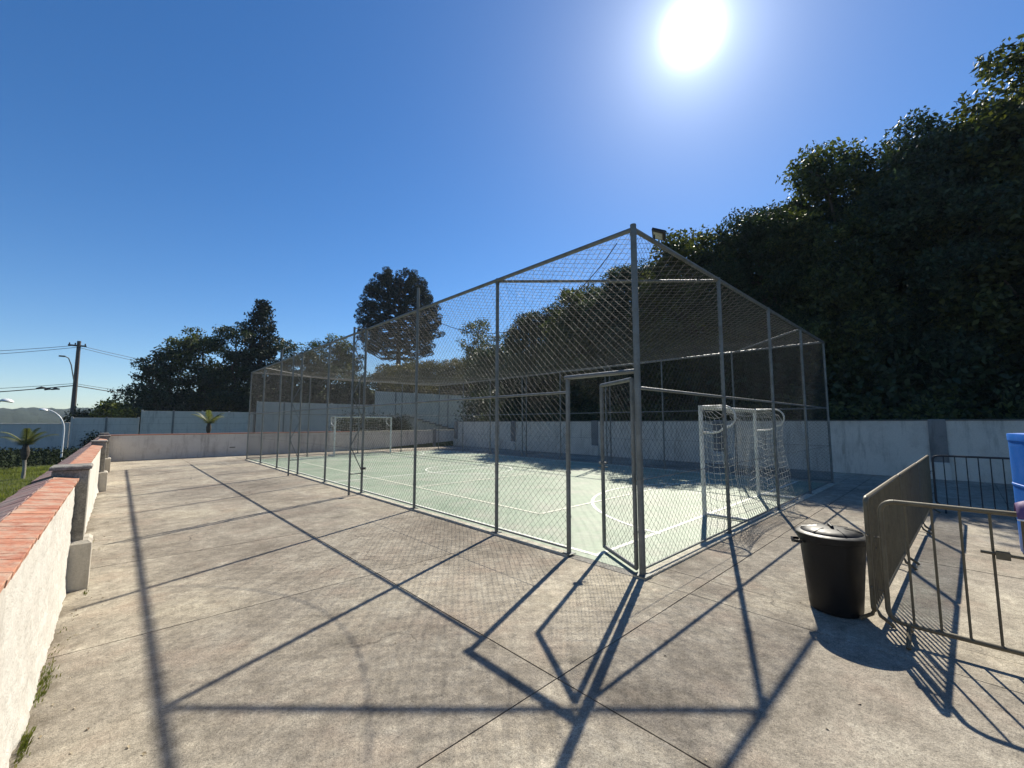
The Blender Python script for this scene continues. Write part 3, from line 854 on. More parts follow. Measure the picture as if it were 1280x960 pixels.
for y in (6.62, 15.14, 20.80):
    p = empty('pier', (0, 0, 0)); lwp(p)
    MB().cbox((-0.48, y - 0.150, -0.6), (-0.205, y + 0.150, 1.25), 0.012).build('shaft', 'threshold', p)
    MB().cbox((-0.52, y - 0.20, -0.6), (-0.135, y + 0.20, 0.50), 0.03).build('plinth', 'pier', p)
    MB().cbox((-0.50, y - 0.172, 1.25), (-0.185, y + 0.172, 1.29), 0.012).build('cap', 'threshold', p)
# ------------------------------------------------------------------ low wall across the far end
fw = empty('end_wall', (9, 26.3, 0)); tag(fw, 'low weathered block wall across the far end of the court', 'wall')
FWI = Matrix.Translation((-9, -26.3, 0))
def fwp(o): o.parent = fw; o.matrix_parent_inverse = FWI; return o
def seg_box(x0, x1, cap):
    fwp(MB().box((x0, 26.225, -0.6), (x1, 26.45, 1.15)).build('wall_body', 'grey_wall'))
    fwp(MB().cbox((x0, 26.20, 1.15), (x1, 26.48, 1.195), 0.01).build('capping', cap))
seg_box(-0.30, 5.35, 'red_cap'); seg_box(5.35, 11.0, 'red_cap'); seg_box(11.0, 16.7, 'kerb'); seg_box(16.95, 18.64, 'kerb')
fwp(MB().cbox((16.70, 26.17, -0.3), (16.95, 26.5, 1.28), 0.02).build('pier', 'stained'))
fwp(MB().cbox((-0.62, 26.16, -0.6), (-0.304, 26.5, 1.28), 0.02).build('pier', 'threshold'))
MB_d = MB().box((4.30, 26.205, 0.42), (4.55, 26.2245, 0.47)); fwp(MB_d.build('drain_outlet', 'dark_cap'))

# ------------------------------------------------------------------ back wall on the right
bw = empty('boundary_wall', (18.7, 7, 0)); tag(bw, 'long old white block wall in shade below the big trees', 'wall')
BWI = Matrix.Translation((-18.7, -7, 0))
def bwp(o): o.parent = bw; o.matrix_parent_inverse = BWI; return o
pil = [-11.9, -5.8, 0.46, 7.0, 13.35, 19.7, 26.0]
for a, b_ in zip(pil[:-1], pil[1:]):
    bwp(MB().box((18.62, a + 0.2, -0.6), (18.80, b_ - 0.2, 1.80)).build('wall_panel', 'back_wall'))
    bwp(MB().cbox((18.60, a + 0.2, 1.80), (18.82, b_ - 0.2, 1.84), 0.01).build('capping', 'dark_cap'))
for y in pil:
    p = empty('pilaster', (0, 0, 0)); bwp(p)
    MB().cbox((18.57, y - 0.198, -0.6), (18.83, y + 0.198, 1.85), 0.02).build('shaft', 'stained', p)
    MB().cbox((18.50, y - 0.23, -0.6), (18.84, y + 0.23, 0.52), 0.03).build('plinth', 'back_wall', p)
# plain electric-fence conduit patch left out; a small mended patch on the wall
# ------------------------------------------------------------------ outer panel walls beyond the garden
def panel_wall(label, x0, x1, y, zb, zt, step=2.0, rods=True):
    t = empty('panel_wall', ((x0+x1)/2, y, zb)); tag(t, label, 'wall', 'outer garden walls')
    inv = Matrix.Translation((-(x0+x1)/2, -y, -zb))
    n = max(1, round((x1 - x0) / step)); w_ = (x1 - x0) / n
    for i in range(n):
        a, b_ = x0 + i * w_, x0 + (i+1) * w_
        nh = max(2, round((zt - zb) / 0.5))
        for k in range(nh):
            za, zc = zb + (zt-zb)*k/nh, zb + (zt-zb)*(k+1)/nh
            o = MB().cbox((a + 0.06, y - 0.025, za + 0.004), (b_ - 0.06, y + 0.025, zc - 0.004), 0.004).build('panel', 'panel_wall'); o.parent = t; o.matrix_parent_inverse = inv
    for i in range(n + 1):
        a = x0 + i * w_
        o = MB().cbox((a - 0.065, y - 0.07, zb - 0.4), (a + 0.065, y + 0.07, zt + 0.06), 0.01).build('post', 'stained' if i % 3 == 1 else 'panel_wall'); o.parent = t; o.matrix_parent_inverse = inv
        if rods:
            o = MB().tube([(a, y, zt + 0.05), (a, y, zt + 0.75)], 0.012, 5).build('rod', 'darksteel'); o.parent = t; o.matrix_parent_inverse = inv
    if rods:
        for dz in (0.3, 0.6):
            o = MB().tube([(x0, y - 0.015, zt + dz), (x1, y - 0.015, zt + dz)], 0.004, 4).build('fence_wire', 'darksteel'); o.parent = t; o.matrix_parent_inverse = inv
    return t
def plain_wall(label, x0, x1, y, zb, zt):
    t = empty('garden_wall', ((x0+x1)/2, y, zb)); tag(t, label, 'wall', 'outer garden walls')
    inv = Matrix.Translation((-(x0+x1)/2, -y, -zb))
    for nm, mb, m_ in (('wall_body', MB().box((x0, y-0.09, zb-0.5), (x1, y+0.09, zt)), 'panel_wall'),
                       ('capping', MB().cbox((x0, y-0.11, zt), (x1, y+0.11, zt+0.06), 0.01), 'back_wall'),
                       ('pier', MB().cbox((x1-0.25, y-0.14, zb-0.5), (x1, y+0.14, zt+0.12), 0.02), 'panel_wall')):
        o = mb.build(nm, m_); o.parent = t; o.matrix_parent_inverse = inv
    return t
plain_wall('plain grey garden wall behind the small palm on the lawn', -40, -2.75, 46.6, -0.6, 1.62)
panel_wall('low panel wall just right of the utility pole', -2.65, 1.15, 46.4, -0.6, 2.12, 1.9, False)
panel_wall('panel wall with thin rods below the dark left trees', 1.35, 9.4, 46.2, -0.5, 2.72, 2.0)
panel_wall('higher panel wall stepping up behind the far corner of the cage', 9.6, 21.2, 46.0, 0.0, 3.75, 2.3)
panel_wall('tallest panel wall high behind the distant goal and stair', 21.4, 48.9, 45.8, 0.4, 5.35, 2.5)

# ------------------------------------------------------------------ stair flank and hedge behind the end wall
st = empty('garden_stair', (19, 30.2, 0.6)); tag(st, 'stair with pale flank wall descending behind the end wall', 'stair')
SI = Matrix.Translation((-19, -30.2, -0.6))
def stp(o): o.parent = st; o.matrix_parent_inverse = SI; return o
for i in range(9):
    x0 = 16.2 + i * 0.62; z = 2.25 - i * 0.155
    stp(MB().cbox((x0, 29.9, 0.0), (x0 + 0.62, 31.2, z), 0.01).build('step', 'back_wall'))
    stp(MB().cbox((x0 - 0.02, 29.84, z - 0.02), (x0 + 0.64, 30.05, z + 0.12), 0.01).build('stringer_block', 'stained'))
stp(MB().box((14.2, 29.9, 0.0), (16.195, 31.2, 2.25)).build('landing', 'back_wall'))

def blob_leaves(boxes, n, jitter=0.25):
    """leaf centres over ellipsoids (c, r)"""
    C = []
    vol = np.array([r[0]*r[1]*r[2] for c, r in boxes]) ** (2/3); vol = vol / vol.sum()
    for (c, r), v in zip(boxes, vol):
        k = int(n * v) + 1
        d = rng.normal(size=(k, 3)); d /= np.linalg.norm(d, axis=1)[:, None]
        rad = rng.uniform(0.45, 1.0, size=(k, 1)) ** 0.6
        C.append(np.array(c) + d * rad * np.array(r) + rng.normal(size=(k, 3)) * jitter)
    return np.concatenate(C)
def shrub(name, label, cat, boxes, n, size, m, group=None, jitter=0.2):
    c0 = boxes[0][0]
    C = blob_leaves(boxes, n, jitter)
    z0 = min(c[2] - r[2] for c, r in boxes)
    t = empty(name, (c0[0], c0[1], z0)); tag(t, label, cat, group)
    inv = Matrix.Translation((-c0[0], -c0[1], -z0))
    o = link(bpy.data.objects.new('foliage', leaves_mesh('foliage', C, size, m)), t); o.matrix_parent_inverse = inv; 
    mb = MB()
    for c, r in boxes[:6]:
        mb.tube([(c[0], c[1], z0 - 0.2), (c[0] + random.uniform(-.2, .2), c[1], c[2] + r[2] * 0.3)], [0.05, 0.015], 5)
    o2 = mb.build('stems', 'bark', t); o2.matrix_parent_inverse = inv
    return t
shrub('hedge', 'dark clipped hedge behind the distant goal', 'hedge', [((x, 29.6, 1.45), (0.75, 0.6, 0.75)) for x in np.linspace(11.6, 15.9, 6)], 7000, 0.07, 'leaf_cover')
shrub('shrub', 'light green bush above the panel wall near the utility pole', 'shrub', [((-0.6, 50, 2.4), (1.0, 1, 1.2)), ((0.3, 50, 2.2), (0.9, 1, 0.9))], 4500, 0.13, 'leaf_light')
shrub('shrub', 'dark bush at the foot of the utility pole', 'shrub', [((-2.2, 51, 1.7), (1.1, 1, 1.0)), ((1.2, 50.5, 1.9), (0.9, 1, 1.1))], 3500, 0.13, 'leaf_dark')
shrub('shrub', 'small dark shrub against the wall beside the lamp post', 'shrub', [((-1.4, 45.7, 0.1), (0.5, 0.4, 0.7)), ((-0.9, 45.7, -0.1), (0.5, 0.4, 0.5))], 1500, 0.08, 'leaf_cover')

# ------------------------------------------------------------------ trees
def crown_points(lobes, per_m2, clump=0.75):
    """leaf clumps spread over and inside lobes; returns leaf centres"""
    C = []
    for (c, r) in lobes:
        area = 4 * math.pi * ((r[0]*r[1]) ** 1.6 / 3 + (r[0]*r[2]) ** 1.6 / 3 + (r[1]*r[2]) ** 1.6 / 3) ** (1/1.6)
        nc = max(6, int(area / (clump * clump) * 0.95))
        d = rng.normal(size=(nc, 3)); d /= np.linalg.norm(d, axis=1)[:, None]
        rad = rng.uniform(0.35, 1.15, size=(nc, 1)) ** 0.5
        cc = np.array(c) + d * rad * np.array(r)
        for p in cc:
            cr = clump * random.uniform(0.55, 1.25)
            k = int(per_m2 * cr * cr * 3.0)
            q = rng.normal(size=(k, 3)); q /= np.linalg.norm(q, axis=1)[:, None]
            q *= cr * rng.uniform(0.15, 1.0, size=(k, 1)) ** 0.55
            q[:, 2] *= 0.75
            C.append(p + q)
    return np.concatenate(C)
def tree(name, label, base, lobes, leaf, size, per, clump, trunk_r, group=None, cat='tree', bark='bark', aspect=0.5):
    t = empty(name, base); tag(t, label, cat, group)
    inv = Matrix.Translation(-Vector(base))
    C = crown_points(lobes, per, clump)
    o = link(bpy.data.objects.new('crown', leaves_mesh('crown', C, size, leaf, aspect)), t); o.matrix_parent_inverse = inv
    top = max(c[2] for c, r in lobes)
    bx, by, bz = base
    mb = MB()
    sp = [(bx, by, bz - 0.3)]
    cxm = sum(c[0] for c, r in lobes) / len(lobes); cym = sum(c[1] for c, r in lobes) / len(lobes)
    for i in range(1, 6):
        k = i / 5
        sp.append((bx + (cxm - bx) * k + random.uniform(-.2, .2) * k, by + (cym - by) * k + random.uniform(-.2, .2) * k, bz + (top - bz) * k))
    mb.tube(sp, [trunk_r * (1 - 0.75 * i / 5) for i in range(6)], 9)
    tr = mb.build('trunk', bark, t, True); tr.matrix_parent_inverse = inv
    for (c, r) in (lobes if len(lobes) < 10 else random.sample(lobes[2:], 8)):
        k = random.uniform(0.35, 0.75)
        i = min(4, int(k * 5)); f = k * 5 - i
        p0 = Vector(sp[i]).lerp(Vector(sp[i+1]), f)
        p1 = Vector(c); mid = (p0 + p1) / 2 + Vector((random.uniform(-.3, .3), random.uniform(-.3, .3), -0.3))
        lb = MB().tube([p0, mid, p1, p1 + Vector((random.uniform(-.5, .5) * r[0], random.uniform(-.5, .5) * r[1], 0.6 * r[2]))], [trunk_r * 0.4, trunk_r * 0.28, trunk_r * 0.15, 0.02], 6).build('limb', bark, t, True)
        lb.matrix_parent_inverse = inv
    return t
def loose_lobes(cx, cy, z0, z1, r, n=9, wide=1.0):
    """a lumpy open crown: separate leaf masses on limbs round a small heart"""
    h = (z1 - z0) / 2; zc = z0 + h
    L = [((cx, cy, zc - h * 0.15), (r * 0.55, r * 0.55, h * 0.6)), ((cx, cy, zc - h * 0.55), (r * 0.7, r * 0.7, h * 0.38))]
    for i in range(n):
        k = 1 - 2 * (i + 0.5) / n
        a = i * 2.39996 + random.uniform(-.6, .6); q = max(0.0, 1 - abs(k) ** 2.2) ** 0.5
        s = random.uniform(0.20, 0.44) * r; f = random.uniform(0.6, 1.12) * wide
        L.append(((cx + math.cos(a) * q * r * f, cy + math.sin(a) * q * r * f, min(z1 - s * 0.6, zc + k * h * random.uniform(0.75, 1.05))), (s * 1.25, s * 1.25, s * 0.75)))
    return L
def lobes_for(cx, cy, z0, z1, r, n=9):
    """an uneven rounded crown between z0 and z1: one heart and many lobes on its surface"""
    h = (z1 - z0) / 2; zc = z0 + h * 0.98
    L = [((cx, cy, zc), (r * 0.80, r * 0.80, h * 0.82)), ((cx, cy, zc - h * 0.5), (r * 0.72, r * 0.72, h * 0.42))]
    m_ = int(n * 1.9)
    for i in range(m_):
        k = 1 - 2 * (i + 0.5) / m_
        a = i * 2.39996 + random.uniform(-.35, .35)
        q = max(0.0, 1 - abs(k) ** 2.6) ** 0.5
        s = random.uniform(0.24, 0.40) * r
        f = random.uniform(0.72, 0.92)
        L.append(((cx + math.cos(a) * q * r * f, cy + math.sin(a) * q * r * f, zc + k * (h - s * 0.8) * random.uniform(0.88, 1.0)), (s * 1.15, s * 1.15, s * 0.9)))
    return L
BIG = 'big trees behind the boundary wall'
big = [  # x, y, ztop, r, z0, leaf, label
    (26.8, -4.3, 17.6, 4.4, 0.9, 'leaf_mid', 'towering tree at the right edge above the barriers and blue tank'),
    (26.4, 0.0, 16.0, 3.7, 0.9, 'leaf_dark', 'tall dark tree rising straight behind the crowd barriers'),
    (26.0, 3.4, 16.4, 3.0, 0.9, 'leaf_mid', 'tallest rounded crown where the treeline steps up'),
    (26.4, 7.0, 14.6, 3.2, 0.9, 'leaf_dark', 'broad tree behind the near goal below the step in the treeline'),
    (26.2, 11.0, 14.6, 3.4, 1.0, 'leaf_mid', 'leafy tree behind the floodlight and corner post'),
    (26.6, 15.2, 13.9, 3.4, 1.2, 'leaf_dark', 'dark tree left of the corner post sloping down'),
    (26.0, 19.4, 12.9, 3.3, 1.3, 'leaf_mid', 'mid-height tree seen through the mesh beside the gate'),
    (26.8, 23.8, 12.2, 3.4, 1.4, 'leaf_dark', 'lower dark tree seen through the mesh left of the gate'),
]
for k_, (x, y, zt, r, z0, lf, lab) in enumerate(big):
    kind_ = ['leaf_warm', 'leaf_cool', 'leaf_mid', 'leaf_dark', 'leaf_warm', 'leaf_cool', 'leaf_mid', 'leaf_dark'][k_]
    size_ = [0.13, 0.085, 0.105, 0.08, 0.12, 0.085, 0.11, 0.09][k_]
    tree('broadleaf_tree', lab, (x, y, ground_h(x, y)), lobes_for(x, y, z0, zt, r, 17), kind_, size_, 0.56 / size_ ** 2, [0.75, 0.55, 0.62, 0.5, 0.7, 0.55, 0.62, 0.55][k_], 0.28, BIG)
# a second line of trees closing the wood behind
for i, (y, zt, lab) in enumerate([(-1.5, 14.5, 'shaded tree of the second row behind the rightmost tall trees'), (6.5, 13.5, 'shaded tree of the second row behind the stepped crown'),
                               (14.5, 12.6, 'shaded tree of the second row behind the corner post'), (22.5, 11.2, 'shaded tree of the second row behind the gate mesh')]):
    tree('broadleaf_tree', lab, (33, y, ground_h(33, y)), lobes_for(33, y, 2.0, zt, 4.4, 12), 'leaf_dark', 0.24, 12, 1.1, 0.25, BIG)
tree('broadleaf_tree', 'small round open-crowned tree seen through the second mesh bay', (33.5, 42, ground_h(33.5, 42)), loose_lobes(33.5, 42, 8.2, 15.2, 2.4, 16), 'leaf_mid', 0.13, 15, 0.6, 0.18, BIG)
tree('broadleaf_tree', 'low dark tree under the small round open-crowned tree', (30, 34.5, ground_h(30, 34.5)), lobes_for(30, 34.5, 3.0, 11.0, 3.0, 9), 'leaf_dark', 0.16, 18, 0.8, 0.2, BIG)
# undergrowth behind the boundary wall
C = []
for i in range(34):
    y = -9 + i * 1.05; x = 20.6 + random.uniform(-0.6, 1.2)
    C.append(((x, y, 1.3 + random.uniform(-.2, .5)), (0.9, 0.8, random.uniform(0.7, 1.25))))
ug = link(bpy.data.objects.new('undergrowth', leaves_mesh('undergrowth', blob_leaves(C, 26000, 0.25), 0.10, 'leaf_mid')))
tag(ug, 'mixed undergrowth growing along the top of the back wall', 'undergrowth', kind='stuff')
C = [((24.0 + (i % 2) * 5 + random.uniform(-1, 1), -10 + i * 0.9, 2.6), (1.6, 1.2, 2.0)) for i in range(48)]
ug2 = link(bpy.data.objects.new('undergrowth', leaves_mesh('undergrowth', blob_leaves(C, 40000, 0.4), 0.16, 'leaf_dark')))
tag(ug2, 'dense dark undergrowth among the big trunks', 'undergrowth', kind='stuff')

LEFT = 'trees beyond the outer wall'
for (x, y, zt, r, z0, lf, lab) in [
    (2.2, 54, 7.6, 2.0, 0.4, 'leaf_dark', 'low dark tree at the left end of the tree group'),
    (3.6, 55.5, 10.0, 2.5, 0.6, 'leaf_dark', 'dark tree second from the left in the tree group'),
    (6.4, 56, 12.0, 2.8, 0.8, 'leaf_mid', 'open-crowned tree in the middle of the left tree group'),
    (9.2, 55, 13.0, 2.8, 1.0, 'leaf_dark', 'dark broad tree left of the pointed conifer'),
    (13.4, 54.5, 11.9, 2.6, 1.0, 'leaf_dark', 'dark tree right of the pointed conifer'),
    (15.6, 54, 10.4, 2.4, 1.0, 'leaf_dark', 'lowest dark tree at the right end of the left group'),
    (18.6, 53.5, 9.3, 2.4, 1.0, 'leaf_dark', 'low dark tree between the left group and the umbrella pine'),
    (22.6, 53, 8.8, 2.5, 1.2, 'leaf_dark', 'low dark tree at the foot of the umbrella pine'),
    (19.6, 55.5, 13.0, 2.5, 7.6, 'leaf_mid', 'airy tree with bare forked limbs left of the umbrella pine'),
    (22.6, 57, 12.8, 2.0, 7.8, 'leaf_mid', 'thin-crowned tree close beside the umbrella pine'),
]:
    tree('broadleaf_tree', lab, (x, y, ground_h(x, y)), loose_lobes(x, y, z0, zt, r, 22 if z0 < 5 else 13), lf, 0.14, 20 if z0 < 5 else 13, 0.55, 0.2, LEFT)
# conifer: tiers of upturned clumps
lb = [((11.4, 55, 8.5), (0.9, 0.9, 2.5))]
for i in range(46):
    k = i / 45; z = 6.0 + 9.6 * k; rr = (2.9 * (1 - k) ** 0.8 + 0.1) * random.uniform(0.75, 1.15); a = i * 2.4
    lb.append(((11.4 + rr * math.cos(a) * 0.8, 55 + rr * math.sin(a) * 0.8, z), (0.62, 0.62, 0.40)))
tree('conifer', 'pointed dark conifer standing above the left tree group', (11.4, 55, ground_h(11.4, 55)), lb, 'leaf_needle', 0.15, 20, 0.5, 0.22, LEFT, 'tree')
# olive scrub and trees above the tall panel wall
for (x, y, zt, r, z0, lab) in [(27, 51, 9.4, 2.6, 4.6, 'olive scrubby tree below the umbrella pine, left one'), (31, 52, 10.4, 2.8, 4.8, 'olive scrubby tree directly below the umbrella pine'),
                               (35.5, 51, 10.8, 3.0, 4.8, 'olive scrubby tree right below the umbrella pine'), (39.5, 52, 12.0, 3.0, 5.0, 'yellowish scrubby tree above the stair end of the tall wall'),
                               (43.5, 51, 12.0, 3.2, 5.0, 'olive tree where the tall wall meets the wood'), (47.5, 49.5, 11.5, 3.2, 5.0, 'olive tree leaning over the end of the tall wall')]:
    tree('scrub_tree', lab, (x, y, ground_h(x, y)), loose_lobes(x, y, z0, zt, r, 20), 'leaf_olive', 0.15, 20, 0.7, 0.18, 'olive trees above the tall wall')
C = [((x, 47.2 + random.uniform(0, 1), 5.3 + random.uniform(-.2, .5)), (1.2, 0.8, 0.9)) for x in np.linspace(24, 48, 20)]
C2 = [((x, 57 + random.uniform(-1, 3), 2.0 + random.uniform(0, 1.5)), (1.6, 1.2, 2.4)) for x in np.linspace(1.5, 26, 22)]
tag(link(bpy.data.objects.new('undergrowth', leaves_mesh('undergrowth', blob_leaves(C2, 22000, 0.3), 0.18, 'leaf_dark'))), 'black-green undergrowth under the left tree group', 'undergrowth', kind='stuff')
tag(link(bpy.data.objects.new('undergrowth', leaves_mesh('undergrowth', blob_leaves(C, 15000, 0.3), 0.11, 'leaf_olive'))), 'scrambling plants spilling over the tall panel wall', 'undergrowth', kind='stuff')

# ------------------------------------------------------------------ umbrella pine
def araucaria(bx, by, bz):
    t = empty('umbrella_pine', (bx, by, bz)); tag(t, 'tall umbrella-shaped pine with tufted round dark crown', 'tree', LEFT)
    inv = Matrix.Translation((-bx, -by, -bz))
    top = 26.6
    tk = MB().tube([(bx, by, bz - 0.5), (bx + 0.1, by, 10), (bx, by, 18), (bx, by, top)], [0.5, 0.42, 0.34, 0.12], 10).build('trunk', 'bark', t, True); tk.matrix_parent_inverse = inv
    C = []
    rx = 7.0
    lim = MB(); nl = 0
    levels = np.linspace(13.6, 26.6, 14)
    for li, z in enumerate(levels):
        k = (z - 13.2) / (27.4 - 13.2)
        rad = rx * max(0.02, 1 - (abs(k - 0.28) / 0.735) ** 2.2) ** 0.55
        if k < 0.2: rad *= 0.80 + k
        nb_ = 12 if rad > 3 else 8
        for j in range(nb_):
            a = 2 * math.pi * (j + random.uniform(-.25, .25)) / nb_ + li * 0.7
            L = rad * random.uniform(0.86, 1.04)
            ex, ey, ez = bx + L * math.cos(a), by + L * math.sin(a), z + 0.4 + random.uniform(-.3, .3)
            mb = MB().tube([(bx, by, z - 0.9), (bx + 0.55 * L * math.cos(a), by + 0.55 * L * math.sin(a), z - 1.1), (ex, ey, ez)], [0.13, 0.10, 0.05], 5)
            o = mb.build('branch', 'bark', t, True); o.matrix_parent_inverse = inv
            # tufts towards the tip
            for q, rr in ((1.0, 0.66), (0.88, 0.62), (0.72, 0.5), (0.52, 0.42)):
                if q < 0.6 and random.random() < (0.35 if k > 0.55 else 0.7 if k > 0.25 else 0.95): continue
                if k < 0.22 and q < 0.8 and random.random() < 0.6: continue
                px, py = bx + L * q * math.cos(a) + random.uniform(-.35, .35), by + L * q * math.sin(a) + random.uniform(-.35, .35)
                pz = (z - 1.1) + (ez - z + 1.1) * max(0, (q - 0.45) / 0.55) + 0.3
                n_ = int(330 * rr)
                d = rng.normal(size=(n_, 3)); d /= np.linalg.norm(d, axis=1)[:, None]
                C.append(np.array([px, py, pz]) + d * rr * rng.uniform(0.3, 1.0, size=(n_, 1)) ** 0.5 * np.array([1.05, 1.05, 0.8]))
    C = np.concatenate(C)
    o = link(bpy.data.objects.new('crown', leaves_mesh('crown', C, 0.13, 'leaf_needle', 0.4)), t); o.matrix_parent_inverse = inv
araucaria(34.2, 65, ground_h(34.2, 65))

# ------------------------------------------------------------------ garden: lawn grass, dark leaves standing in for shade, palms, lamps
def grass_patch(name, label, xr, yr, n, hmin, hmax, zf, m='grass', w_=0.006, lean=0.5):
    x = rng.uniform(*xr, n); y = rng.uniform(*yr, n)
    z = np.array([zf(a, b_) for a, b_ in zip(x, y)])
    h = rng.uniform(hmin, hmax, n); a = rng.uniform(0, 2*math.pi, n); l = rng.uniform(0, lean, n) * h
    dx, dy = np.cos(a), np.sin(a)
    V = np.stack([np.stack([x - dy*w_, y + dx*w_, z], 1), np.stack([x + dy*w_, y - dx*w_, z], 1), np.stack([x + dx*l, y + dy*l, z + h], 1)], 1).reshape(-1, 3)
    o = link(bpy.data.objects.new(name, np_mesh(name, V, np.arange(3*n).reshape(n, 3), m)))
    return tag(o, label, name, kind='stuff')
gz = lambda x, y: ground_h(x, y) - 0.03
grass_patch('grass', 'short green lawn below the low white wall', (-9, -0.7), (8, 33), 90000, 0.05, 0.14, gz, 'grass', 0.012)
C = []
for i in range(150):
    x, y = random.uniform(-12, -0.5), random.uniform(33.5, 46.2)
    C.append(((x, y, -0.55), (0.9, 0.9, 0.14)))  # flat near-black leaf mounds added to stand in for the shaded lawn
tag(link(bpy.data.objects.new('ground_cover', leaves_mesh('ground_cover', blob_leaves(C, 30000, 0.2), 0.09, 'leaf_cover'))), 'low dark leaves standing in for shade on the lawn by the garden wall', 'shade stand-in', kind='stuff')

def palm(label, x, y, z, th, fl, nf, trunk_m='palebark', dark=True):
    t = empty('palm', (x, y, z)); tag(t, label, 'palm', 'small garden palms')
    MB().tube([(0, 0, -0.1), (0.02, 0.01, th * 0.5), (0, 0, th)], [0.07, 0.055, 0.06], 9).build('trunk', trunk_m, t, True)
    MB().lathe([(0.05, th - 0.05), (0.12, th + 0.15), (0.13, th + 0.35), (0.07, th + 0.62), (0.02, th + 0.7)], 10).build('crownshaft', 'bark', t, True)
    for i in range(nf):
        a = 2 * math.pi * i / nf + random.uniform(-.3, .3); up = random.uniform(0.75, 1.4)
        P = []
        for k in range(9):
            s = k / 8
            P.append(Vector((math.cos(a) * fl * s * math.cos(up) * 1.0, math.sin(a) * fl * s * math.cos(up), th + 0.55 + fl * (math.sin(up) * s - 0.42 * s * s))))
        mb = MB().tube(P, [0.014] * 4 + [0.009] * 3 + [0.005] * 2, 4)
        for k in range(1, 9):
            for m_ in range(4):
                s = (k - m_ / 4) / 8; 
                p = P[k].lerp(P[k-1], m_ / 4)
                tang = (P[k] - P[k-1]).normalized(); sd_ = tang.cross(Vector((0, 0, 1)))
                if sd_.length < .05: sd_ = Vector((1, 0, 0))
                sd_.normalize()
                L = fl * 0.20 * (1.1 - s * 0.75)
                for g_ in (-1, 1):
                    tip = p + sd_ * g_ * L + tang * L * 0.6 + Vector((0, 0, -L * 0.35))
                    mb.add([tuple(p - tang * 0.018), tuple(p + tang * 0.018), tuple(tip)], [(0, 1, 2)])
        mb.build('frond', 'palm', t)
    return t
palm('small palm with pale slender trunk on the lawn', -2.75, 26.4, -0.62, 0.85, 1.35, 7)
palm('short palm with bright fronds standing behind the end wall', 3.9, 30.5, ground_h(3.9, 30.5), 1.35, 1.5, 7, 'bark')

def garden_lamp(label, x, y, z, h, lean):
    t = empty('garden_lamp', (x, y, z)); tag(t, label, 'lamp', 'curved white garden lamps')
    P = [(0, 0, 0), (0, 0, h * 0.62)]
    for i in range(1, 9):
        a = R(80) * i / 8
        P.append((lean[0] * (1 - math.cos(a)) * 0.9, lean[1] * (1 - math.cos(a)) * 0.9, h * 0.62 + 0.38 * h * math.sin(a)))
    MB().tube(P, [0.045] * 2 + [0.04] * 4 + [0.035] * 4, 10).build('pole', 'lampwhite', t, True)
    e = P[-1]
    d = Vector((lean[0], lean[1], 0)).normalized()
    hd = MB().lathe([(0.02, 0.10), (0.12, 0.08), (0.19, 0.02), (0.20, -0.02), (0.14, -0.05)], 16).build('lamp_head', 'lampwhite', t, True)
    hd.location = (e[0] + d.x * 0.12, e[1] + d.y * 0.12, e[2] - 0.02); hd.rotation_euler = (0, R(10), 0)
    MB().lathe([(0.10, 0.0), (0.10, 0.04)], 10).build('foot', 'darksteel', t)
    return t
garden_lamp('curved white garden lamp beside the outer wall', -2.28, 35.0, -0.62, 3.1, (-1.0, 0.3))
garden_lamp('curved white garden lamp cut off by the left edge', -4.15, 27.0, -0.62, 3.3, (0.75, 0.2))

# ------------------------------------------------------------------ utility pole and lines
up_ = empty('utility_pole', (-3.45, 60, ground_h(-3.45, 60))); tag(up_, 'leaning wooden utility pole with street light arm and wires', 'utility pole')
zb = ground_h(-3.45, 60)
MB().tube([(0.05, 0, -0.3), (0.0, 0, 9.9 - zb)], [0.23, 0.15], 10).build('pole', 'woodpole', up_, True)
MB().box((-0.75, -0.07, 9.35 - zb), (0.55, 0.07, 9.5 - zb)).build('crossarm', 'woodpole', up_)
for dx in (-0.65, -0.25, 0.45): MB().lathe([(0.03, 0), (0.06, 0.05), (0.05, 0.16), (0.02, 0.2)], 8, (dx, 0, 9.5 - zb)).build('insulator', 'darksteel', up_, True)
MB().tube([(-0.05, -0.1, 5.6 - zb), (-0.35, -0.7, 7.4 - zb), (-0.55, -0.9, 8.0 - zb), (-0.8, -1.1, 8.15 - zb)], 0.045, 7).build('light_arm', 'galv', up_, True)
MB().cbox((-1.2, -1.25, 8.07 - zb), (-0.75, -0.98, 8.2 - zb), 0.03).build('street_light', 'galv', up_)
def span(a, b, sag, r=0.02):
    P = []
    for i in range(17):
        t = i / 16; p = Vector(a).lerp(Vector(b), t); p.z -= sag * 4 * t * (1 - t); P.append(p)
    return P
WG = 'overhead lines on the utility pole'
for (z0, zl, zr, sg, lab) in [(9.45, 7.9, 9.2, 0.35, 'highest overhead line at the pole top'), (9.25, 7.7, 9.0, 0.5, 'second overhead line just below the pole top'),
                             (5.4, 4.5, 5.2, 0.35, 'low thick cable bundle crossing the pole'), (5.6, 5.1, 5.5, 0.25, 'thin line just above the low cable bundle')]:
    th_ = 0.045 if 'thick' in lab else 0.022
    mb = MB().tube(span((-34, 58, zl - 2.0 if z0 > 9 else zl - 1.0), (-3.5, 59.85, z0), sg + 0.8), th_, 5, True)
    mb.tube(span((-3.5, 59.85, z0), (26, 75, zr), sg + 0.8), th_, 5, True)
    tag(mb.build('overhead_line', 'rubber', None, True), lab, 'cable', WG)
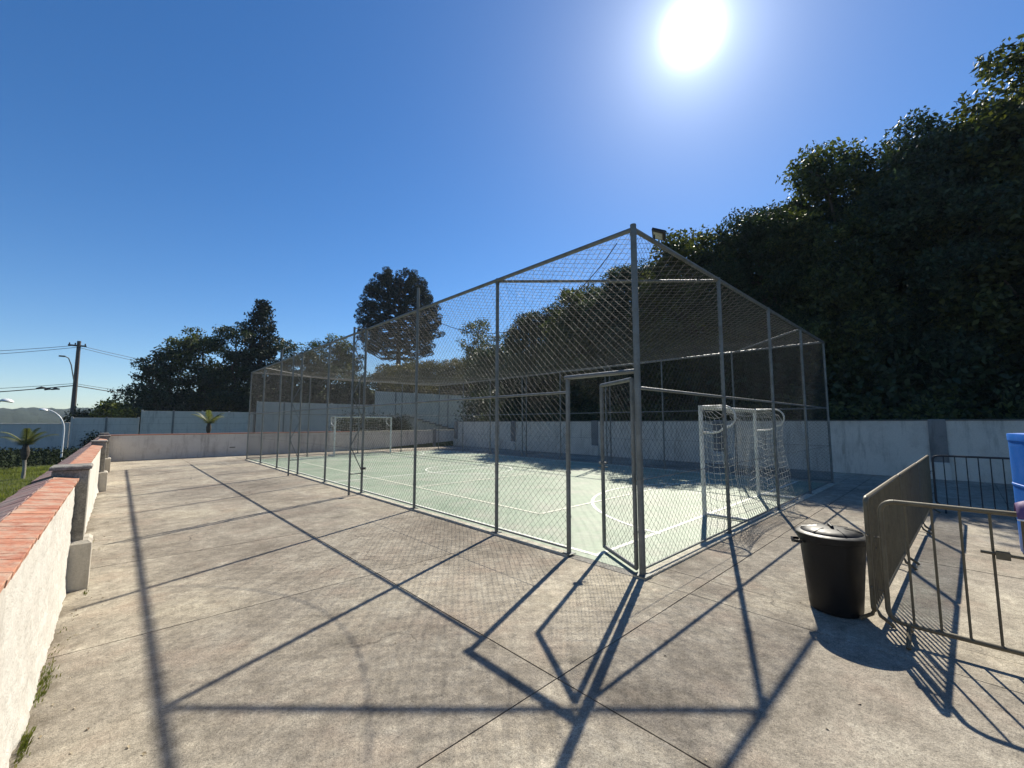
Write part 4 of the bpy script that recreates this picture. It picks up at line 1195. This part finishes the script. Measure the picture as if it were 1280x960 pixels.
for k, (x, s) in enumerate([(-5.6, 0.35), (-4.7, 0.28), (-5.2, 0.22)]):
    tag(MB().tube([(x - s, 59.6, 4.95 - 0.05 * k), (x, 59.55, 5.06 - 0.05 * k), (x + s, 59.6, 5.0 - 0.03 * k)], [0.06, 0.12, 0.06], 7).build('splice_box', 'rubber', None, True),
        ['left dark cable splice on the low line', 'dark cable splice nearest the pole on the low line', 'middle dark cable splice on the low line'][k], 'splice', 'cable splices')

# ------------------------------------------------------------------ crowd barriers
def make_barrier(label, loc, rz, m='olive', n=14, rad=0.09, fh=0.20):
    t = empty('crowd_barrier', loc, rz); tag(t, label, 'barrier', 'steel crowd barriers')
    L, H, B, r = 2.30, 1.09, 0.15, 0.019
    P = []
    def corner(cx, cz, a0):
        for i in range(7):
            a = a0 + R(90) * i / 6
            P.append((cx + rad * math.cos(a), 0, cz + rad * math.sin(a)))
    corner(rad, H - rad, R(90)); corner(rad, B + 0.02 + rad * 0.5, R(180))
    P2 = []
    for (x, z) in ((L - rad, B + 0.02 + rad * 0.5),):
        for i in range(7):
            a = R(270) + R(90) * i / 6; P2.append((x + rad * math.cos(a), 0, z + rad * math.sin(a)))
    for i in range(7):
        a = R(90) * i / 6; P2.append((L - rad + rad * math.cos(a), 0, H - rad + rad * math.sin(a)))
    loop = P + P2 + [P[0]]
    MB().tube(loop, r, 9, False).build('frame', m, t, True)
    zlow = B + 0.02 - rad * 0.5
    me = MB().tube([(0, 0, zlow), (0, 0, H)], 0.0095, 6).mesh('bar', m, True)
    for i in range(1, n + 1):
        o = bpy.data.objects.new('bar', me); o.location = (L * i / (n + 1), 0, 0); link(o, t)
    for x in (0.12, L - 0.12):
        MB().tube([(x, -fh, 0.012), (x, -fh * 0.9, 0.03), (x, -fh * 0.25, 0.08), (x, 0, zlow), (x, fh * 0.25, 0.08), (x, fh * 0.9, 0.03), (x, fh, 0.012)], 0.016, 7).build('foot', m, t, True)
    # hooks and eyes for linking
    for z in (0.35, 0.78):
        MB().tube([(0.0, 0, z), (-0.05, 0, z), (-0.05, 0, z - 0.06)], 0.008, 6).build('hook', m, t, True)
        MB().tube([(L, 0, z), (L + 0.03, 0.02, z), (L + 0.045, 0, z), (L + 0.03, -0.02, z), (L, 0, z)], 0.008, 6).build('eye', m, t, True)
    return t
make_barrier('olive steel barrier nearest the black bin, end-on to the walkway', (4.80, 0.60, 0), R(-1), n=26, rad=0.05, fh=0.11)
make_barrier('olive steel barrier in the middle of the receding row', (7.13, 0.555, 0), R(-1.2), n=26, rad=0.05, fh=0.11)
make_barrier('olive steel barrier at the shaded far end of the receding row', (9.46, 0.50, 0), R(-1), n=26, rad=0.05, fh=0.11)
make_barrier('olive steel barrier crossing the lower right corner', (4.74, 0.50, 0), R(-89))
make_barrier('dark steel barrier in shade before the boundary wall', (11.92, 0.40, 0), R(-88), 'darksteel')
clampo = empty('barrier_clamp', (4.745, -0.16, 0.79)); tag(clampo, 'small steel clamp fixed on the corner barrier bar', 'clamp')
MB().cbox((-0.03, -0.035, -0.03), (0.03, 0.035, 0.03), 0.008).build('clamp_body', 'olive', clampo)
MB().tube([(0, 0.11, 0.005), (0, -0.5, -0.012)], 0.013, 7).build('clamp_rod', 'olive', clampo, True)

# ------------------------------------------------------------------ black bin
bn = empty('trash_bin', (5.02, 0.90, 0), R(20)); bn.scale = (1.03, 1.03, 0.965); tag(bn, 'round black plastic bin with domed lid beside the barrier', 'bin')
prof = [(0.18, 0.0), (0.195, 0.012), (0.20, 0.04), (0.225, 0.36), (0.245, 0.62), (0.25, 0.66), (0.262, 0.665), (0.264, 0.70), (0.252, 0.705)]
MB().lathe(prof, 40).build('body', 'blackplastic', bn, True)
lid = MB().lathe([(0.262, 0.700), (0.278, 0.702), (0.280, 0.728), (0.268, 0.736), (0.235, 0.742), (0.225, 0.756), (0.17, 0.772), (0.09, 0.782), (0.0, 0.784)], 40).build('lid', 'blackplastic', bn, True)
MB().tube([(-0.075, 0, 0.775), (-0.06, 0, 0.80), (0.06, 0, 0.80), (0.075, 0, 0.775)], 0.013, 8).build('lid_handle', 'blackplastic', lid, True)
for k in range(6):
    a = math.pi * k / 3 + 0.3
    MB().tube([(0.10 * math.cos(a), 0.10 * math.sin(a), 0.780), (0.225 * math.cos(a), 0.225 * math.sin(a), 0.757)], 0.007, 5).build('lid_rib', 'blackplastic', lid, True)
for s in (1, -1):
    a = R(95) if s == 1 else R(275)
    ca, sa = math.cos(a), math.sin(a); tx, ty = -sa, ca
    P = [(0.245*ca + tx*0.07, 0.245*sa + ty*0.07, 0.63), (0.30*ca + tx*0.06, 0.30*sa + ty*0.06, 0.635), (0.305*ca, 0.305*sa, 0.62), (0.30*ca - tx*0.06, 0.30*sa - ty*0.06, 0.635), (0.245*ca - tx*0.07, 0.245*sa - ty*0.07, 0.63)]
    MB().tube(P, 0.014, 7).build('handle', 'blackplastic', bn, True)

# ------------------------------------------------------------------ blue tank and purple cloth
tk = empty('water_tank', (8.75, -0.98, 0), R(12)); tag(tk, 'tall tapered blue plastic tank at the right edge inside the barriers', 'tank')
def rsq(w_, z, n=40, p=5):
    out = []
    for k in range(n):
        a = 2 * math.pi * k / n; c, s = math.cos(a), math.sin(a)
        rr = (abs(c) ** p + abs(s) ** p) ** (-1 / p)
        out.append((w_ * rr * c, w_ * rr * s, z))
    return out
def loft(rings):
    n = len(rings[0]); vs = [v for r_ in rings for v in r_]; fs = []
    for i in range(len(rings) - 1):
        for k in range(n):
            k2 = (k + 1) % n; fs.append((i*n+k, i*n+k2, (i+1)*n+k2, (i+1)*n+k))
    fs.append(tuple(range(n-1, -1, -1))); fs.append(tuple((len(rings)-1)*n + k for k in range(n)))
    return MB().add(vs, fs)
loft([rsq(0.455, 0.0), rsq(0.475, 0.03), rsq(0.478, 0.4), rsq(0.48, 0.8), rsq(0.482, 1.2), rsq(0.483, 1.5)]).build('body', 'blue', tk, True)
loft([rsq(0.480, 1.50), rsq(0.490, 1.505), rsq(0.491, 1.585), rsq(0.484, 1.60), rsq(0.42, 1.605)]).build('rim', 'blue', tk, True)
for z in (0.92,): loft([rsq(0.478, z - 0.02), rsq(0.488, z - 0.012), rsq(0.488, z + 0.012), rsq(0.478, z + 0.02)]).build('band', 'blue', tk, True)
# cloth bag slung over the corner barrier
pc = empty('cloth_bag', (4.74, -0.36, 1.10)); tag(pc, 'purple cloth with white hem draped over the corner barrier rail', 'cloth')
V = []; F = []
nu, nv = 22, 17
for j in range(nv):
    s = (j / (nv - 1) - 0.5) * 2          # across the rail: drop on both sides
    for i in range(nu):
        u = i / (nu - 1)
        y = 0.12 - 0.42 * u
        fold = 0.016 * math.sin(u * 13 + s * 2) + 0.012 * noise.noise(Vector((u * 5, s * 3, 1)))
        bul = 0.11 * math.sin(math.pi * min(1, u * 0.7 + 0.08)) 
        x = s * (0.10 + 0.35 * bul) + fold * (1 if s > 0 else -1) * abs(s)
        z = 0.012 + bul * (1 - abs(s) ** 2.2) * 0.9 + 0.03 * (1 - s*s) - 0.035 * abs(s) ** 3 + fold * 0.6 - 0.09 * u * 0.3
        V.append((x, y, z))
for j in range(nv - 1):
    for i in range(nu - 1):
        a = j*nu+i; F.append((a, a+1, a+nu+1, a+nu))
mb = MB(); mb.v = V; mb.f = F
o = mb.build('cloth', 'purple', pc, True)
so = o.modifiers.new('thick', 'SOLIDIFY'); so.thickness = 0.006
for j in (0, nv - 1): MB().tube([V[j*nu+i] for i in range(nu)], 0.006, 5).build('hem', 'hem', pc, True)

# ------------------------------------------------------------------ weeds and litter on the walkway
def weed_cluster(name, label, spots, m='grass'):
    VS = []
    for (x, y, n, h, sp) in spots:
        for _ in range(n):
            bx, by = x + abs(random.gauss(0, sp * 0.35)), y + random.gauss(0, sp)
            a = random.uniform(-1.2, 1.2); hh = h * random.uniform(0.4, 1.1); l = hh * random.uniform(0.1, 0.8)
            dx, dy = math.cos(a), math.sin(a); w_ = 0.0035
            VS += [(bx - dy*w_, by + dx*w_, 0), (bx + dy*w_, by - dx*w_, 0), (bx + dx*l*0.6 + dy*w_*0.7, by + dy*l*0.6 - dx*w_*0.7, hh*0.75), (bx + dx*l, by + dy*l, hh), (bx + dx*l*0.6 - dy*w_*0.7, by + dy*l*0.6 + dx*w_*0.7, hh*0.75)]
    Vv = np.array(VS); n = len(VS) // 5
    mb = MB(); mb.v = VS
    mb.f = [(5*i, 5*i+1, 5*i+2, 5*i+3, 5*i+4) for i in range(n)]
    return tag(mb.build(name, m), label, 'weeds', kind='stuff')
weed_cluster('weeds', 'tufts of green weeds at the foot of the low white wall', [(-0.285, 4.38, 90, 0.036, 0.10), (-0.285, 4.16, 60, 0.03, 0.07), (-0.285, 3.62, 70, 0.036, 0.06), (-0.285, 3.52, 50, 0.036, 0.05), (-0.285, 4.8, 30, 0.02, 0.12), (-0.16, 6.25, 26, 0.025, 0.05), (-0.285, 8.4, 40, 0.025, 0.2), (-0.27, 5.3, 12, 0.02, 0.1)])
C = []
VS = []; FS = []
for i in range(300):
    x, y = random.uniform(-0.2, 9), random.uniform(0.5, 16)
    if i < 170: x, y = -0.22 + abs(random.gauss(0, 0.22)), random.uniform(3, 16)
    if x > 4.2 and y > 2.3: y = random.uniform(0.6, 2.3)
    s = random.uniform(0.004, 0.017); a = random.uniform(0, 6.28); dx, dy = math.cos(a)*s, math.sin(a)*s
    o = len(VS); lift = random.uniform(0.004, 0.014)
    VS += [(x-dx, y-dy, 0.003), (x+dy*.5, y-dx*.5, lift), (x+dx, y+dy, 0.004), (x-dy*.5, y+dx*.5, lift*0.5)]; FS.append((o, o+1, o+2, o+3))
mb = MB(); mb.v = VS; mb.f = FS
tag(mb.build('litter', 'dryleaf'), 'scattered dry leaf bits lying on the concrete walkway', 'litter', kind='stuff')

# ------------------------------------------------------------------ thin air haze over the whole place
hz_m = bpy.data.materials.new('haze_air'); hz_m.use_nodes = True
hn = hz_m.node_tree; hn.nodes.clear()
ho = hn.nodes.new('ShaderNodeOutputMaterial'); hv = hn.nodes.new('ShaderNodeVolumePrincipled')
hv.inputs['Color'].default_value = (0.66, 0.80, 1.0, 1); hv.inputs['Density'].default_value = 0.00026; hv.inputs['Anisotropy'].default_value = 0.0
hn.links.new(hv.outputs[0], ho.inputs['Volume'])
M['haze'] = hz_m
tag(MB().box((-1120, -1120, -3.2), (1120, 1120, 46)).build('haze', 'haze'), 'thin bluish haze in the air over the whole place', 'haze', kind='stuff')
